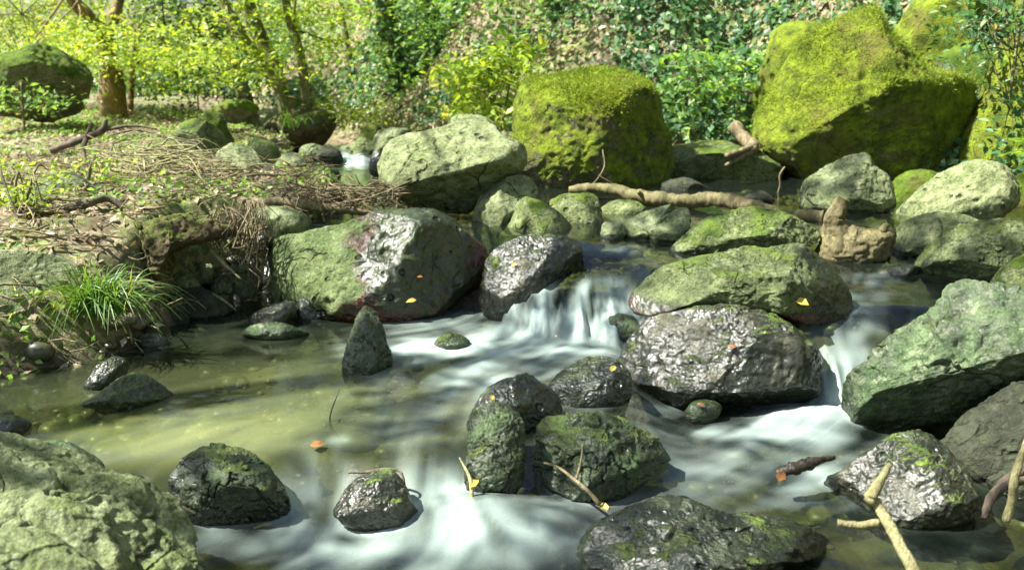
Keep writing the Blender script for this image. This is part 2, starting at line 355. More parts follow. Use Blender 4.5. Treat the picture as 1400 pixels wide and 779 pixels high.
def ground_h(X, Y, detail=True):
    X = np.asarray(X, float); Y = np.asarray(Y, float)
    sl = sdist(X, Y, EDGE, True); sr = sdist(X, Y, TOE, False)
    bed = np.where(True, -.22+.30*sstep(3.9, 4.6, Y)*sstep(-1.2, -.6, X)+.25*sstep(5.6, 7.4, Y)+.02*np.clip(Y-7.4, 0, 30), 0)
    P = np.stack([X.ravel(), Y.ravel(), np.zeros(X.size)], 1)
    n = fbm(P*.8, 4).reshape(X.shape)
    top = .44-.02*np.clip(Y-5, 0, 6)+.10*n*sstep(.2, 1, sl)
    lb = .29*sstep(-.05, .22, sl)+.0*sl
    near = sstep(3.4, 4.3, Y)
    left = np.where(sl > -.3, -.22+(.20+.22*0)*sstep(-.3, .02, sl)+ (top+.02)*(near*sstep(0, .22, sl)+(1-near)*(.45*sstep(0, .18, sl)+.55*sstep(.1, .9, sl))), -.22)
    h = np.maximum(bed, np.where(sl > -.3, left, -9))
    slope = .85+.2*n
    up = np.clip(sr, 0, None); hill = slope*up*(1-.35*sstep(2, 9, up))
    hill = hill*(1-.94*sstep(-3.2, -6.2, X)) + .28*n*sstep(0, 1.5, up)
    base_r = np.where(Y < 5.0, .25, .32)
    h = np.where(sr > -.35, np.maximum(h, -.22+(base_r+.22)*sstep(-.35, .1, sr))+hill, h)
    if detail:
        h = h+.035*fbm(P*4.2, 4).reshape(X.shape)*sstep(-.15, .25, np.maximum(sl, sr))+.012*fbm(P*14, 2).reshape(X.shape)
    return h
def gY(px, py):
    r = ray(px, py); t = np.linspace(1.5, 16, 1500); P = CAM+r*t[:, None]
    k = np.where(P[:, 2] < ground_h(P[:, 0], P[:, 1], False))[0]; return P[k[0], 1]
def axis(a, b, c0, c1, fine, coarse):
    """grid axis: fine step in [c0,c1], growing outwards"""
    mid = np.arange(c0, c1, fine); lo = []; x = c0; s = fine
    while x > a: s = min(s*1.13, coarse); x -= s; lo.append(x)
    hi = []; x = mid[-1]; s = fine
    while x < b: s = min(s*1.09, coarse); x += s; hi.append(x)
    return np.array(lo[::-1]+list(mid)+hi)
gx = axis(-60, 60, -3.0, 3.2, .03, 2.5); gy = axis(-20, 90, 1.6, 7.0, .03, 2.0)
GX, GY = np.meshgrid(gx, gy); GZ = ground_h(GX, GY)
def grid_faces(nx, ny):
    i = np.arange(ny-1)[:, None]*nx+np.arange(nx-1)[None]; return np.stack([i, i+1, i+nx+1, i+nx], -1).reshape(-1, 4)
gme = mesh_np('ground', np.stack([GX, GY, GZ], -1).reshape(-1, 3), grid_faces(len(gx), len(gy)), M['ground'])
tag(link('ground', gme), kind='structure')

# ------------------------------------------------------------------ water sheet: levels, flow streaks, foam
def water_levels(X, Y):
    pts = [PZ(*q) for q in ((300, 400, 0), (500, 405, 0), (640, 404, 0), (668, 406, 0), (690, 444, 0), (735, 461, 0), (800, 464, 0), (862, 470, 0), (930, 505, 0), (1000, 535, -.05), (1095, 545, -.09), (1150, 560, -.1), (1230, 560, -.1))]
    px = [p[0] for p in pts]; py = [p[1] for p in pts]
    Yb = np.interp(X, px, py)
    P = np.stack([X.ravel()*16, np.zeros(X.size)+.5, np.zeros(X.size)], 1); fl = pnoise(P).reshape(X.shape)
    run = np.interp(X, [-.2, .1, .55, .8, 1.1], [.34, .80, .70, .42, .38])
    d = Y-Yb-.02*fl-.055*pnoise(np.stack([X.ravel()*5.3, np.zeros(X.size)+1.5, np.zeros(X.size)], 1)).reshape(X.shape)
    t = np.clip((run-d)/run, 0, 1)
    zu = .285-.10*sstep(.75, 1.15, X)*sstep(4.5, 3.5, Y)+.012*np.clip(Y-4.5, 0, 3)
    pts2 = [PZ(*q) for q in ((0, 740, -.12), (260, 712, -.12), (400, 700, -.12), (460, 695, -.12), (560, 700, -.12), (640, 688, -.12), (720, 682, -.12), (840, 675, -.12), (930, 655, -.12))]
    Yw = np.interp(X, [p[0] for p in pts2], [p[1] for p in pts2])
    P2 = np.stack([X.ravel()*9, np.zeros(X.size)+3.5, np.zeros(X.size)], 1)
    dw = Y-Yw-.03*pnoise(P2).reshape(X.shape)
    mid = sstep(-.02, .20, dw)*(1-sstep(.36, .62, X))
    low = -.115*(1-mid)
    prof = np.interp(X, [.7, .95], [0, 1])*(1-t**1.8)+np.interp(X, [.7, .95], [1, 0])*(1-t**1.55)
    teeth = pnoise(np.stack([X.ravel()*26, Y.ravel()*2, np.zeros(X.size)+9], 1)).reshape(X.shape)
    z = low+(zu-low)*np.clip(prof+(.17*teeth+.05)*sstep(.5, .9, t)*(1-sstep(.97, 1.0, t)), 0, 1)
    return z, t, dw
WX = np.arange(-3.3, 3.3, .0135); WY = np.arange(1.35, 7.4, .0135)
wx, wy = np.meshgrid(WX, WY); wz, wt, wdw = water_levels(wx, wy)
def bump_at(px, py, z, r, a):
    p = at_z(px, py, z); return a*np.exp(-((wx-p[0])**2+(wy-p[1])**2)/(2*r*r))
wz = wz+bump_at(690, 725, -.1, .14, .085)+bump_at(1120, 572, -.1, .10, .05)+bump_at(600, 690, -.1, .09, .03)+bump_at(1040, 595, -.1, .10, .02)
WP = np.stack([wx, wy, wz], -1).reshape(-1, 3); ppx, ppy = to_px(WP); ppx = ppx.reshape(wx.shape); ppy = ppy.reshape(wx.shape)
FLOW = [(900, 335, -40, 22), (860, 370, -25, 40), (770, 395, -40, 40), (715, 430, -25, 50), (800, 440, -6, 50), (850, 445, 5, 50), (600, 470, -60, 6), (700, 490, -50, 20), (500, 470, -60, 6),
        (560, 540, -5, 50), (400, 520, -50, 10), (300, 560, -50, 8), (150, 590, -50, 14), (430, 620, 10, 40), (420, 680, -20, 40), (600, 660, 18, 50), (640, 740, -50, 12), (700, 700, 30, 14), (800, 700, -50, 10),
        (1000, 620, -50, 26), (1100, 575, -50, 20), (1130, 490, 2, 60), (1200, 430, -45, 35), (1180, 370, 5, 40), (900, 575, -50, 12), (1100, 680, -60, 18), (300, 740, -50, 5), (450, 745, -60, 5), (780, 560, -50, 20), (620, 600, -10, 40), (1250, 740, -60, 10)]
vx = np.zeros(wx.shape); vy = np.zeros(wx.shape); ws = np.zeros(wx.shape)
for a, b, dx, dy in FLOW:
    p0 = at_z(a, b, 0); p1 = at_z(a+dx*.1, b+dy*.1, 0); q = (p1-p0)[:2]; q = q/np.linalg.norm(q)
    k = 1/(((wx-p0[0])**2+(wy-p0[1])**2)+.01)**1.5; vx += k*q[0]; vy += k*q[1]; ws += k
vl = np.hypot(vx, vy)+1e-9; vx /= vl; vy /= vl
rw = np.random.RandomState(3)
def bil(A, x, y):
    x = np.clip(x, 0, A.shape[1]-1.001); y = np.clip(y, 0, A.shape[0]-1.001); i = x.astype(int); j = y.astype(int); fx = x-i; fy = y-j
    return A[j, i]*(1-fx)*(1-fy)+A[j, i+1]*fx*(1-fy)+A[j+1, i]*(1-fx)*fy+A[j+1, i+1]*fx*fy
def lic(noise, L):
    jj, ii = np.mgrid[0:wx.shape[0], 0:wx.shape[1]].astype(float); acc = noise.copy()
    for sgn in (1, -1):
        x = ii.copy(); y = jj.copy()
        for _ in range(L):
            ux = bil(vx, x, y); uy = bil(vy, x, y); x += sgn*ux; y += sgn*uy; acc += bil(noise, x, y)
    acc /= 2*L+1; return (acc-acc.mean())/acc.std()
def blur(A, n):
    for _ in range(n):
        A = (A+np.roll(A, 1, 0)+np.roll(A, -1, 0)+np.roll(A, 1, 1)+np.roll(A, -1, 1))/5
    return A
st1 = lic(rw.normal(size=wx.shape), 16); st2 = lic(blur(rw.normal(size=wx.shape), 8), 30)
lump = fbm(np.stack([wx.ravel()*5, wy.ravel()*5, np.zeros(wx.size)+2], 1), 3).reshape(wx.shape)
streak = np.clip(.50+.13*blur(st1, 1)+.22*blur(st2, 1)+.28*lump, 0, 1.3)
FOAM_SHEEN = [(765, 388, 30, 10, .28), (712, 436, 26, 24, .8), (800, 452, 46, 12, 1.2), (742, 450, 30, 10, .8), (855, 448, 22, 14, .75), (625, 474, 84, 17, 1.15), (690, 492, 90, 28, .85), (575, 441, 50, 6, .4), (800, 480, 60, 14, .75),  # first blob paints the sheen on the fall's crown as foam
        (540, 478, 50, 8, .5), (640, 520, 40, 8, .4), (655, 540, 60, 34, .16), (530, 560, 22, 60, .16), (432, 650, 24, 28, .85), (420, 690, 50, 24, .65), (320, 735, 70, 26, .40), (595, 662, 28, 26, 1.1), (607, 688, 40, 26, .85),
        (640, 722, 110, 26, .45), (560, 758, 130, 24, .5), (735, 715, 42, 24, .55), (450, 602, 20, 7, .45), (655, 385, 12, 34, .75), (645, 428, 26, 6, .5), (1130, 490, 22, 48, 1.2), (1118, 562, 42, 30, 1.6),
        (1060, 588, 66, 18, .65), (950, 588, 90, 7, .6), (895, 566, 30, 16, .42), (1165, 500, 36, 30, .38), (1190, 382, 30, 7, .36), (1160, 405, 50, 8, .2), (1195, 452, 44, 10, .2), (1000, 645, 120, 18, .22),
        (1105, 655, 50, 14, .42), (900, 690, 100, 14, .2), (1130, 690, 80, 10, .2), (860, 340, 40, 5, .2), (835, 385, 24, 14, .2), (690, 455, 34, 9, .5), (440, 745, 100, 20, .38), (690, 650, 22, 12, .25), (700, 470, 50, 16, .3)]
foam = np.zeros(wx.shape)
for a, b, rx, ry, s in FOAM_SHEEN:
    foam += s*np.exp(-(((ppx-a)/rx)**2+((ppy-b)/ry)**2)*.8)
HALO = [(640, 490, 170, 60, .30), (560, 560, 110, 70, .16), (480, 690, 190, 70, .25), (640, 725, 170, 60, .25), (1050, 590, 170, 50, .28), (880, 640, 160, 60, .14), (1130, 500, 60, 80, .25), (1190, 420, 80, 50, .14), (780, 560, 100, 40, .2), (1050, 660, 170, 50, .15)]
for a, b, rx, ry, s_ in HALO: foam += .72*s_*np.exp(-(((ppx-a)/rx)**2+((ppy-b)/ry)**2))
fall = sstep(.38, .92, wt)*(1-.3*sstep(.93, 1, wt))*((wx > -.02)*sstep(-.02, .06, wx)*.95*(1-sstep(.5, .66, wx))+sstep(.97, 1.09, wx)*1.0*(1-sstep(1.18, 1.3, wx)))*(wt < .999)
foam += fall*np.clip(.22+.9*(.5+.25*st1+.38*st2), 0, 1.7)
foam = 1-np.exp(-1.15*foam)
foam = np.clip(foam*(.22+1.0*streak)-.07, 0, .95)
murk = np.clip(np.exp(-(((ppx-255)/190)**2+((ppy-608)/52)**2))*.62+.28*np.exp(-(((ppx-300)/260)**2+((ppy-540)/60)**2))+.30*np.exp(-(((ppx-560)/200)**2+((ppy-560)/90)**2)), 0, 1)  # left pool's reflection and sunlit bed painted in as bright murk
murk = np.clip(murk*(.75+.5*streak), 0, 1)
act = np.clip(foam*1.6, .12, 1); wz = wz+(.0018*st2+.0005*st1+.010*lump)*act
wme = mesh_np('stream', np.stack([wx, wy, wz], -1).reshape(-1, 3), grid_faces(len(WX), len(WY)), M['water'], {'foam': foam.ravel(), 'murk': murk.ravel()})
tag(link('water', wme), kind='structure')
# ------------------------------------------------------------------ rocks
_ico = {}
def ico(k):
    if k not in _ico:
        bm = bmesh.new(); bmesh.ops.create_icosphere(bm, subdivisions=k, radius=1)
        V = np.array([v.co[:] for v in bm.verts]); F = np.array([[v.index for v in f.verts] for f in bm.faces]); bm.free(); _ico[k] = (V, F)
    return _ico[k]
ROCKS = {}
def rock(name, label, out, zw=None, Y=None, mat='dry', dr=.8, boxy=2.5, cuts=(), nf=5, fo=(.78, .95), rough=1.0, sub=5, seed=0, wl=None, wb=.05, ext=.55, lean=.25, cat='boulder', group=None, pits=0, wetx=None, glint=0, strata=None):
    """rock whose outline, seen from the stream bank, follows `out`; stands at depth Y or with its foot at water level zw"""
    out = np.array(out, float); rs = np.random.RandomState(seed+len(label)*13+int(out[0, 0]))
    q = np.roll(out, -1, 0); cr = out[:, 0]*q[:, 1]-q[:, 0]*out[:, 1]; A = cr.sum()/2
    c = np.array([((out[:, 0]+q[:, 0])*cr).sum(), ((out[:, 1]+q[:, 1])*cr).sum()])/(6*A)
    wpx = (out[:, 0].max()-out[:, 0].min())/2
    if Y is None:
        b = out[np.argmax(out[:, 1])]; Yf = at_z(b[0], b[1], zw)[1]
        D = dr*wpx/FPX*Yf; Y = Yf+.7*D
    else: D = dr*wpx/FPX*Y
    P0 = at_y(c[0], c[1], Y); f = (P0-CAM)/np.linalg.norm(P0-CAM); r = np.cross(f, [0, 0, 1]); r /= np.linalg.norm(r); u = np.cross(r, f)
    L = []
    for a, b in out:
        k = ray(a, b); t = ((P0-CAM)@f)/(k@f); X = CAM+k*t-P0; L.append((X@r, X@u))
    L = catmull(np.array(L+L[:3]), (len(L)+2)*14)
    th = np.arctan2(L[:, 1], L[:, 0]); rad = np.hypot(L[:, 0], L[:, 1]); nb = 360
    bins = np.zeros(nb); idx = ((th+PI)/(2*PI)*nb).astype(int) % nb
    np.maximum.at(bins, idx, rad)
    good = bins > 0; bins = np.interp(np.arange(nb), np.where(good)[0], bins[good], period=nb)
    bins = (np.roll(bins, 1)+2*bins+np.roll(bins, -1))/4
    V, F = ico(sub); V = V.copy()
    s = V[:, 0]; v = V[:, 2]; d = V[:, 1]; rho = np.hypot(s, v)
    k = 1/(rho**boxy+np.abs(d)**boxy+1e-12)**(1/boxy)
    tt = np.arctan2(v, s); rb = bins[np.clip(((tt+PI)/(2*PI)*nb).astype(int), 0, nb-1)]
    # linear interpolation between bins
    xb = (tt+PI)/(2*PI)*nb-.5; i0 = np.floor(xb).astype(int); fx = xb-i0; rb = bins[i0 % nb]*(1-fx)+bins[(i0+1) % nb]*fx
    down = np.clip(-np.sin(tt), 0, 1)
    rb = rb*(1+ext*down**1.5)
    x = np.cos(tt)*rb*rho*k; y = np.sin(tt)*rb*rho*k; z = -d*k*D              # z towards the viewer
    hgt = bins.max()
    z = z-lean*y*min(1, D/hgt)
    P = np.stack([x, y, z], 1); R0 = np.sqrt(np.mean(np.sum(P*P, 1)))
    allc = list(cuts)
    if glint:
        hv = SUN-f; hv /= np.linalg.norm(hv); allc.append((hv@r, hv@u, -hv@f, glint))
    for _ in range(nf):
        a = rs.uniform(0, 2*PI); n = np.array([math.cos(a)*.75, math.sin(a)*.75, rs.uniform(.25, 1.0)]); allc.append((*n, rs.uniform(*fo)))
    for n0, n1, n2, o in allc:
        n = np.array([n0, n1, n2]); n = n/np.linalg.norm(n); h = P@n; lim = o*np.percentile(h, 99.7)
        w = (.018 if sub >= 6 else .03)*R0; e = h-lim; over = np.where(e > w, e-0*w, np.where(e > -w, (e+w)**2/(4*w), 0))
        P = P-np.clip(over, 0, None)[:, None]*n*.96
    o3 = rs.uniform(0, 50, 3); dirn = P/(np.linalg.norm(P, axis=1)[:, None]+1e-9)
    q = P/R0*1.5+o3
    wv = np.stack([pnoise(q*1.3+9), pnoise(q*1.3+31), pnoise(q*1.3+57)], 1)*.35
    dn = .045*fbm(q+wv, 3)+.03*(1-np.abs(fbm(q*2.1+wv*2+5, 3)))*.8-.02
    dn = dn+.03*(.5-np.abs(fbm(q*3.1+wv*2.5+21, 4)))*sstep(-.4, .5, fbm(q*1.2+70, 2))+.014*fbm(q*7+wv*3, 3)
    P = P+dirn*(dn*R0*rough)[:, None]
    if strata:                                                       # bedding planes: stepped ledges along a direction
        n = np.array(strata[:3]); n = n/np.linalg.norm(n); c_ = (P@n)/strata[3]+.8*fbm(q*.9+33, 3)+.25*fbm(q*3+3, 2); fr_ = c_-np.floor(c_)
        lev = pnoise(np.stack([np.floor(c_)*1.7+.3, 0*c_+.5, 0*c_], 1))
        P = P+dirn*(strata[4]*(sstep(0, .16, fr_)*(1-.55*fr_)+.6*lev-.35))[:, None]
    if sub >= 5: P = P+dirn*(np.clip(.0055*fbm(P*34+o3, 4), -.009, .009)*min(1, R0/.2)*rough)[:, None]
    if pits:
        pc = P[rs.randint(0, len(P), pits)]
        for cc in pc:
            pr = rs.uniform(.008, .022)*(R0/.35); g = np.exp(-np.sum((P-cc)**2, 1)/(2*pr*pr)); P = P-dirn*(g*pr*1.1)[:, None]
    W = P0+P[:, :1]*r+P[:, 1:2]*u-P[:, 2:3]*f
    loc = np.array([P0[0], P0[1], max(W[:, 2].min(), -.25)])
    if wl is None: wl = zw if zw is not None else -9
    wet = 1-sstep(-.3, 1, (W[:, 2]-wl)/wb)
    if wetx:
        wp_, _y = to_px(W); wet = np.maximum(wet, .62*sstep(wetx[0], wetx[1], wp_+22*fbm(W*5+o3, 3)))
    me = mesh_np(name, W-loc, F[:, ::-1] if False else F, M[mat], {'wet': wet})
    o = tag(link(name, me, loc), label, cat, group)
    ROCKS[label] = (o, W)
    return o
def fixn(o):
    bm = bmesh.new(); bm.from_mesh(o.data); bmesh.ops.recalc_face_normals(bm, faces=bm.faces); bm.to_mesh(o.data); bm.free()

# far and right: the big mossy boulders
rock('mossy_boulder', 'giant moss covered boulder with a pointed top at upper right', [(1034, 195), (1033, 165), (1045, 140), (1062, 108), (1090, 70), (1130, 36), (1160, 20), (1197, 9), (1206, 26), (1218, 48), (1246, 76), (1276, 95), (1330, 110), (1336, 150), (1330, 190), (1310, 218), (1260, 235), (1200, 242), (1150, 246), (1110, 240), (1075, 225), (1050, 212)],
     Y=6.8, mat='mossbig', sub=7, dr=.75, cuts=[(-.28, .40, .87, .74), (.28, -.42, .86, .66), (.75, -.1, .65, .74)], nf=2, fo=(.85, .95), ext=.15, lean=.0, rough=.9, pits=70)
rock('mossy_boulder', 'round topped mossy block wedged behind the giant boulder', [(1052, 120), (1048, 75), (1056, 45), (1075, 33), (1105, 30), (1130, 35), (1150, 60), (1130, 100), (1090, 130)], Y=7.7, mat='mossbig', nf=3, ext=.9)
rock('mossy_boulder', 'dark mossy rock face behind the pointed top of the giant boulder', [(1230, 55), (1238, 20), (1262, -20), (1300, -50), (1350, -45), (1345, 20), (1315, 75), (1280, 92), (1250, 80)], Y=7.4, mat='mossbig', nf=4, ext=.9, sub=6)
rock('mossy_boulder', 'mossy rock between giant boulder and ivy hung rock wall', [(1278, 80), (1290, 60), (1310, 52), (1345, 60), (1370, 85), (1365, 130), (1330, 150), (1290, 120)], Y=7.1, mat='moss', nf=4, ext=.9)
rock('rock_wall', 'tall mossy rock wall hung with ivy at right edge', [(1332, 245), (1330, 180), (1350, 110), (1375, 50), (1385, -10), (1420, -60), (1520, -80), (1560, 60), (1540, 270), (1440, 300), (1370, 285)], Y=6.5, mat='mosscube', nf=5, ext=.4, sub=6, cat='rock wall')
rock('mossy_boulder', 'cube shaped mossy boulder with dark shaded right face', [(704, 200), (702, 168), (706, 135), (716, 112), (740, 104), (775, 100), (815, 97), (850, 100), (885, 115), (902, 135), (909, 160), (917, 190), (915, 218), (900, 238), (880, 252), (850, 260), (800, 252), (770, 247), (740, 237), (715, 227)],
     Y=6.5, mat='mosscube', sub=7, dr=.85, boxy=2.05, cuts=[(.72, -.05, .7, .70)], nf=2, fo=(.88, .96), ext=.5, lean=.1)
rock('smooth_boulder', 'large pale grey green boulder with flat sloping top', [(518, 222), (528, 200), (545, 186), (580, 178), (615, 169), (640, 160), (668, 165), (690, 184), (712, 195), (720, 213), (716, 230), (690, 247), (660, 268), (638, 286), (600, 287), (560, 280), (530, 260), (519, 240)],
     Y=5.25, mat='tuff', sub=6, dr=.8, cuts=[(-.1, .85, .55, .58), (.1, -.75, .6, .62), (-.2, .2, 1, .84)], nf=2, fo=(.88, .96), ext=.1, lean=.15, rough=.75, pits=70)
rock('wet_boulder', 'broad wet porous boulder with sunlit glossy top and red stains', [(355, 345), (365, 328), (400, 318), (460, 307), (500, 293), (540, 287), (590, 286), (620, 300), (648, 325), (664, 346), (655, 380), (640, 405), (610, 425), (560, 434), (530, 434), (480, 427), (430, 425), (390, 415), (365, 395), (357, 370)],
     zw=0, mat='tuffwet', sub=7, dr=.62, glint=.60, cuts=[(-.68, -.05, .70, .70), (.5, .1, .85, .80)], nf=2, fo=(.86, .95), wetx=(440, 500), wb=.12, ext=.3, rough=.8, pits=60)
rock('wet_boulder', 'round dark wet rock left of the waterfall', [(664, 372), (668, 352), (685, 335), (715, 322), (750, 319), (780, 326), (795, 342), (796, 358), (782, 372), (760, 384), (740, 398), (715, 414), (690, 421), (672, 408), (664, 390)],
     Y=4.3, wl=.05, mat='sheen', sub=7, dr=.7, glint=.66, nf=3, wb=.2, ext=.5)
rock('angular_rock', 'upright angular rock under the right end of pale boulder', [(650, 290), (656, 264), (668, 248), (700, 240), (732, 242), (737, 262), (722, 280), (705, 295), (690, 320), (670, 332), (655, 318)], Y=5.05, mat='dry', nf=9, fo=(.62, .85), rough=.7, ext=.5, boxy=3)
rock('angular_rock', 'sharp edged mossy rock above the round wet rock', [(679, 322), (684, 296), (705, 276), (725, 270), (750, 280), (770, 296), (791, 322), (780, 330), (740, 326), (700, 332)], Y=4.85, mat='half', nf=9, fo=(.6, .85), rough=.7, ext=.6)
rock('rounded_rock', 'blocky green rock beside the fallen log end', [(748, 278), (772, 266), (810, 265), (822, 288), (821, 325), (800, 334), (775, 325), (752, 300)], Y=5.1, mat='half', nf=6, ext=.5, boxy=3)
rock('rounded_rock', 'low rock under the log left of flat slab', [(818, 300), (822, 285), (838, 275), (868, 275), (884, 287), (866, 303), (830, 312)], Y=5.35, mat='half', nf=5, ext=.6)
rock('rounded_rock', 'small block at the water edge below the log', [(822, 318), (826, 304), (846, 302), (856, 312), (850, 324), (830, 327)], zw=.285, mat='dry', nf=6, ext=.6, sub=4)
rock('flat_slab', 'pale flat slab sloping into the upper pool', [(843, 320), (850, 304), (876, 292), (908, 281), (930, 280), (922, 298), (900, 318), (872, 326)], zw=.285, mat='dry', nf=5, fo=(.6, .9), ext=.5, cuts=[(-.2, .8, .6, .5)])
rock('flat_slab', 'flat light green slab right of a darker one in upper pool', [(882, 322), (900, 302), (925, 285), (941, 284), (944, 305), (938, 326), (910, 332)], zw=.285, mat='dry', nf=5, fo=(.6, .9), ext=.5, cuts=[(-.1, .8, .6, .5)])
rock('overhanging_slab', 'dark overhanging slab between the two mossy boulders', [(893, 235), (905, 212), (925, 200), (960, 192), (990, 193), (1020, 203), (1050, 215), (1070, 235), (1040, 262), (990, 272), (930, 268), (900, 255)], Y=6.75, mat='half', nf=3, sub=6, ext=.5, boxy=3, cuts=[(0, -.55, .8, .35), (0, .9, .3, .8)])
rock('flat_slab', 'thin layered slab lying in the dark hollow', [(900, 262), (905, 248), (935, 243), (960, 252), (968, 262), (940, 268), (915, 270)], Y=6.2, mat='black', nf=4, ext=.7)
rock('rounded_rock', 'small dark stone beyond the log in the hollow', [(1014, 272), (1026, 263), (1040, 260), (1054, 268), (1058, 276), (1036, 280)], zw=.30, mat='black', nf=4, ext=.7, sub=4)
rock('rounded_rock', 'grey flat faced boulder in front of the giant boulder', [(1097, 264), (1100, 246), (1125, 229), (1165, 213), (1186, 209), (1196, 226), (1215, 240), (1222, 264), (1206, 282), (1150, 289), (1108, 287)], zw=.30, mat='dry', nf=6, sub=6, ext=.4, cuts=[(-.2, .45, .8, .75)])
rock('rounded_rock', 'moss capped stone between grey boulder and pitted boulder', [(1218, 270), (1222, 247), (1245, 233), (1275, 233), (1290, 250), (1280, 275), (1250, 292), (1226, 292)], Y=5.75, mat='moss', nf=6, ext=.6)
rock('pebble', 'small round stone leaning on the grey flat faced boulder', [(1194, 278), (1196, 264), (1208, 255), (1222, 262), (1224, 278), (1212, 290), (1200, 290)], Y=5.6, mat='dry', nf=4, ext=.6, sub=4)
rock('pitted_boulder', 'pale boulder with pitted mossy top at right', [(1233, 300), (1240, 279), (1262, 254), (1290, 235), (1320, 222), (1350, 219), (1377, 228), (1392, 250), (1390, 278), (1350, 297), (1300, 308), (1255, 312)], Y=5.2, mat='tuff', nf=4, sub=6, ext=.6, pits=60, cuts=[(-.4, .7, .6, .75)])
rock('rounded_rock', 'yellow moss topped rock at right edge behind pitted boulder', [(1370, 262), (1380, 245), (1400, 236), (1430, 240), (1440, 275), (1400, 300), (1376, 285)], Y=5.6, mat='moss', nf=5, ext=.7)
rock('rounded_rock', 'low pale rock below the pitted boulder', [(1220, 340), (1226, 311), (1250, 297), (1285, 290), (1325, 295), (1345, 312), (1305, 335), (1260, 352), (1228, 352)], zw=.27, mat='tuff', nf=4, ext=.5, cuts=[(-.3, .7, .6, .7)])
rock('rounded_rock', 'dark green boulder in front of the pitted boulder', [(1258, 367), (1265, 336), (1290, 316), (1330, 305), (1372, 300), (1400, 300), (1440, 315), (1440, 360), (1400, 390), (1340, 390), (1300, 387), (1264, 380)], zw=.22, mat='redwet', sub=7, nf=4, ext=.5, lean=.3)
rock('rounded_rock', 'dark mossy stone at right edge below the green boulder', [(1358, 395), (1362, 375), (1385, 355), (1420, 345), (1450, 370), (1440, 405), (1390, 408)], Y=3.75, mat='half', nf=4, ext=.6)
rock('flat_slab', 'thin wet slab awash in the right channel', [(1192, 376), (1205, 366), (1235, 361), (1262, 366), (1262, 376), (1225, 380)], zw=.225, mat='wet', nf=3, ext=.8, lean=.5, sub=4)
rock('rounded_rock', 'textured green boulder standing in the upper pool', [(924, 346), (938, 322), (963, 301), (1000, 288), (1030, 284), (1070, 290), (1108, 308), (1122, 328), (1085, 340), (1030, 346), (980, 350)], zw=.285, mat='half', sub=7, nf=4, ext=.5, cuts=[(0, .8, .6, .72)], lean=.35)
rock('red_sided_boulder', 'long green boulder with a wet dark red right end', [(868, 410), (880, 386), (905, 366), (935, 355), (980, 346), (1040, 338), (1088, 332), (1118, 344), (1144, 370), (1163, 398), (1168, 420), (1140, 434), (1090, 434), (1040, 424), (1000, 417), (940, 420), (890, 427)], zw=.18, mat='redwet', sub=7, dr=.55, nf=3, ext=.45, cuts=[(-.05, .85, .5, .72), (.75, .1, .65, .72)], wetx=(1070, 1110), wb=.1)
rock('rounded_rock', 'small dark stone under the red end of long boulder', [(1036, 434), (1045, 422), (1072, 416), (1100, 424), (1106, 440), (1075, 450), (1045, 446)], Y=3.75, mat='wet', nf=4, ext=.6, sub=4)
rock('wet_boulder', 'wet purple grey boulder with mossy left end midstream', [(850, 490), (860, 461), (885, 438), (920, 425), (970, 418), (1020, 420), (1070, 435), (1105, 460), (1121, 487), (1115, 522), (1096, 542), (1050, 549), (980, 547), (920, 542), (870, 526), (852, 507)], zw=-.08, mat='sheen', sub=7, dr=.75, nf=3, ext=.35, glint=.66, cuts=[(.2, 0, 1, .86)], wb=.12)
rock('wet_boulder', 'great tilted slab boulder with overhanging underside at right', [(1138, 598), (1145, 546), (1165, 515), (1200, 485), (1240, 450), (1280, 414), (1310, 391), (1345, 392), (1400, 398), (1470, 410), (1480, 480), (1420, 545), (1330, 590), (1270, 605), (1200, 618), (1160, 618)], zw=-.1, mat='slab', sub=7, dr=.55, nf=1, fo=(.9, .95), ext=.1, boxy=2.9, glint=.50, cuts=[(.25, -.72, .62, .30), (-.9, -.1, .4, .75)], wetx=(1200, 1150), wb=.14, lean=.1, rough=1.25, strata=(.5, .75, .3, .16, .028))
rock('wet_boulder', 'dark rock sloping into the chute behind the tilted slab', [(1212, 476), (1235, 446), (1270, 424), (1300, 412), (1330, 440), (1300, 490), (1240, 510)], Y=3.45, mat='wet', nf=4, ext=.4)
rock('wet_boulder', 'glossy blue grey wet boulder below the tilted slab', [(1126, 660), (1160, 636), (1200, 606), (1240, 589), (1272, 591), (1302, 620), (1330, 660), (1337, 682), (1312, 704), (1270, 710), (1200, 703), (1150, 676)], zw=-.115, mat='sheen', sub=7, nf=3, ext=.4, glint=.60, cuts=[(.4, .85, .4, .86)], wb=.1)
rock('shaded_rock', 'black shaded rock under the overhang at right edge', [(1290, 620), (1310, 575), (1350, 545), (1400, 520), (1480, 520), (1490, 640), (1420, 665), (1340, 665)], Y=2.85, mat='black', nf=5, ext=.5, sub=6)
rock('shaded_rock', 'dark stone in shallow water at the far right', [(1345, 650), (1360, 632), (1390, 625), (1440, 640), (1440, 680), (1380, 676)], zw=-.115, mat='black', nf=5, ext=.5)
rock('wet_rock', 'wide low wet rock in the foreground right of centre', [(800, 758), (810, 726), (838, 706), (880, 690), (915, 681), (950, 688), (985, 700), (1030, 705), (1080, 714), (1120, 730), (1144, 746), (1100, 764), (1060, 776), (1030, 800), (940, 815), (840, 800)], Y=2.33, mat='wet', wl=-.11, sub=7, strata=(.3, .8, .4, .11, .018), nf=4, ext=.4, lean=.5, cuts=[(.1, .8, .5, .66)])
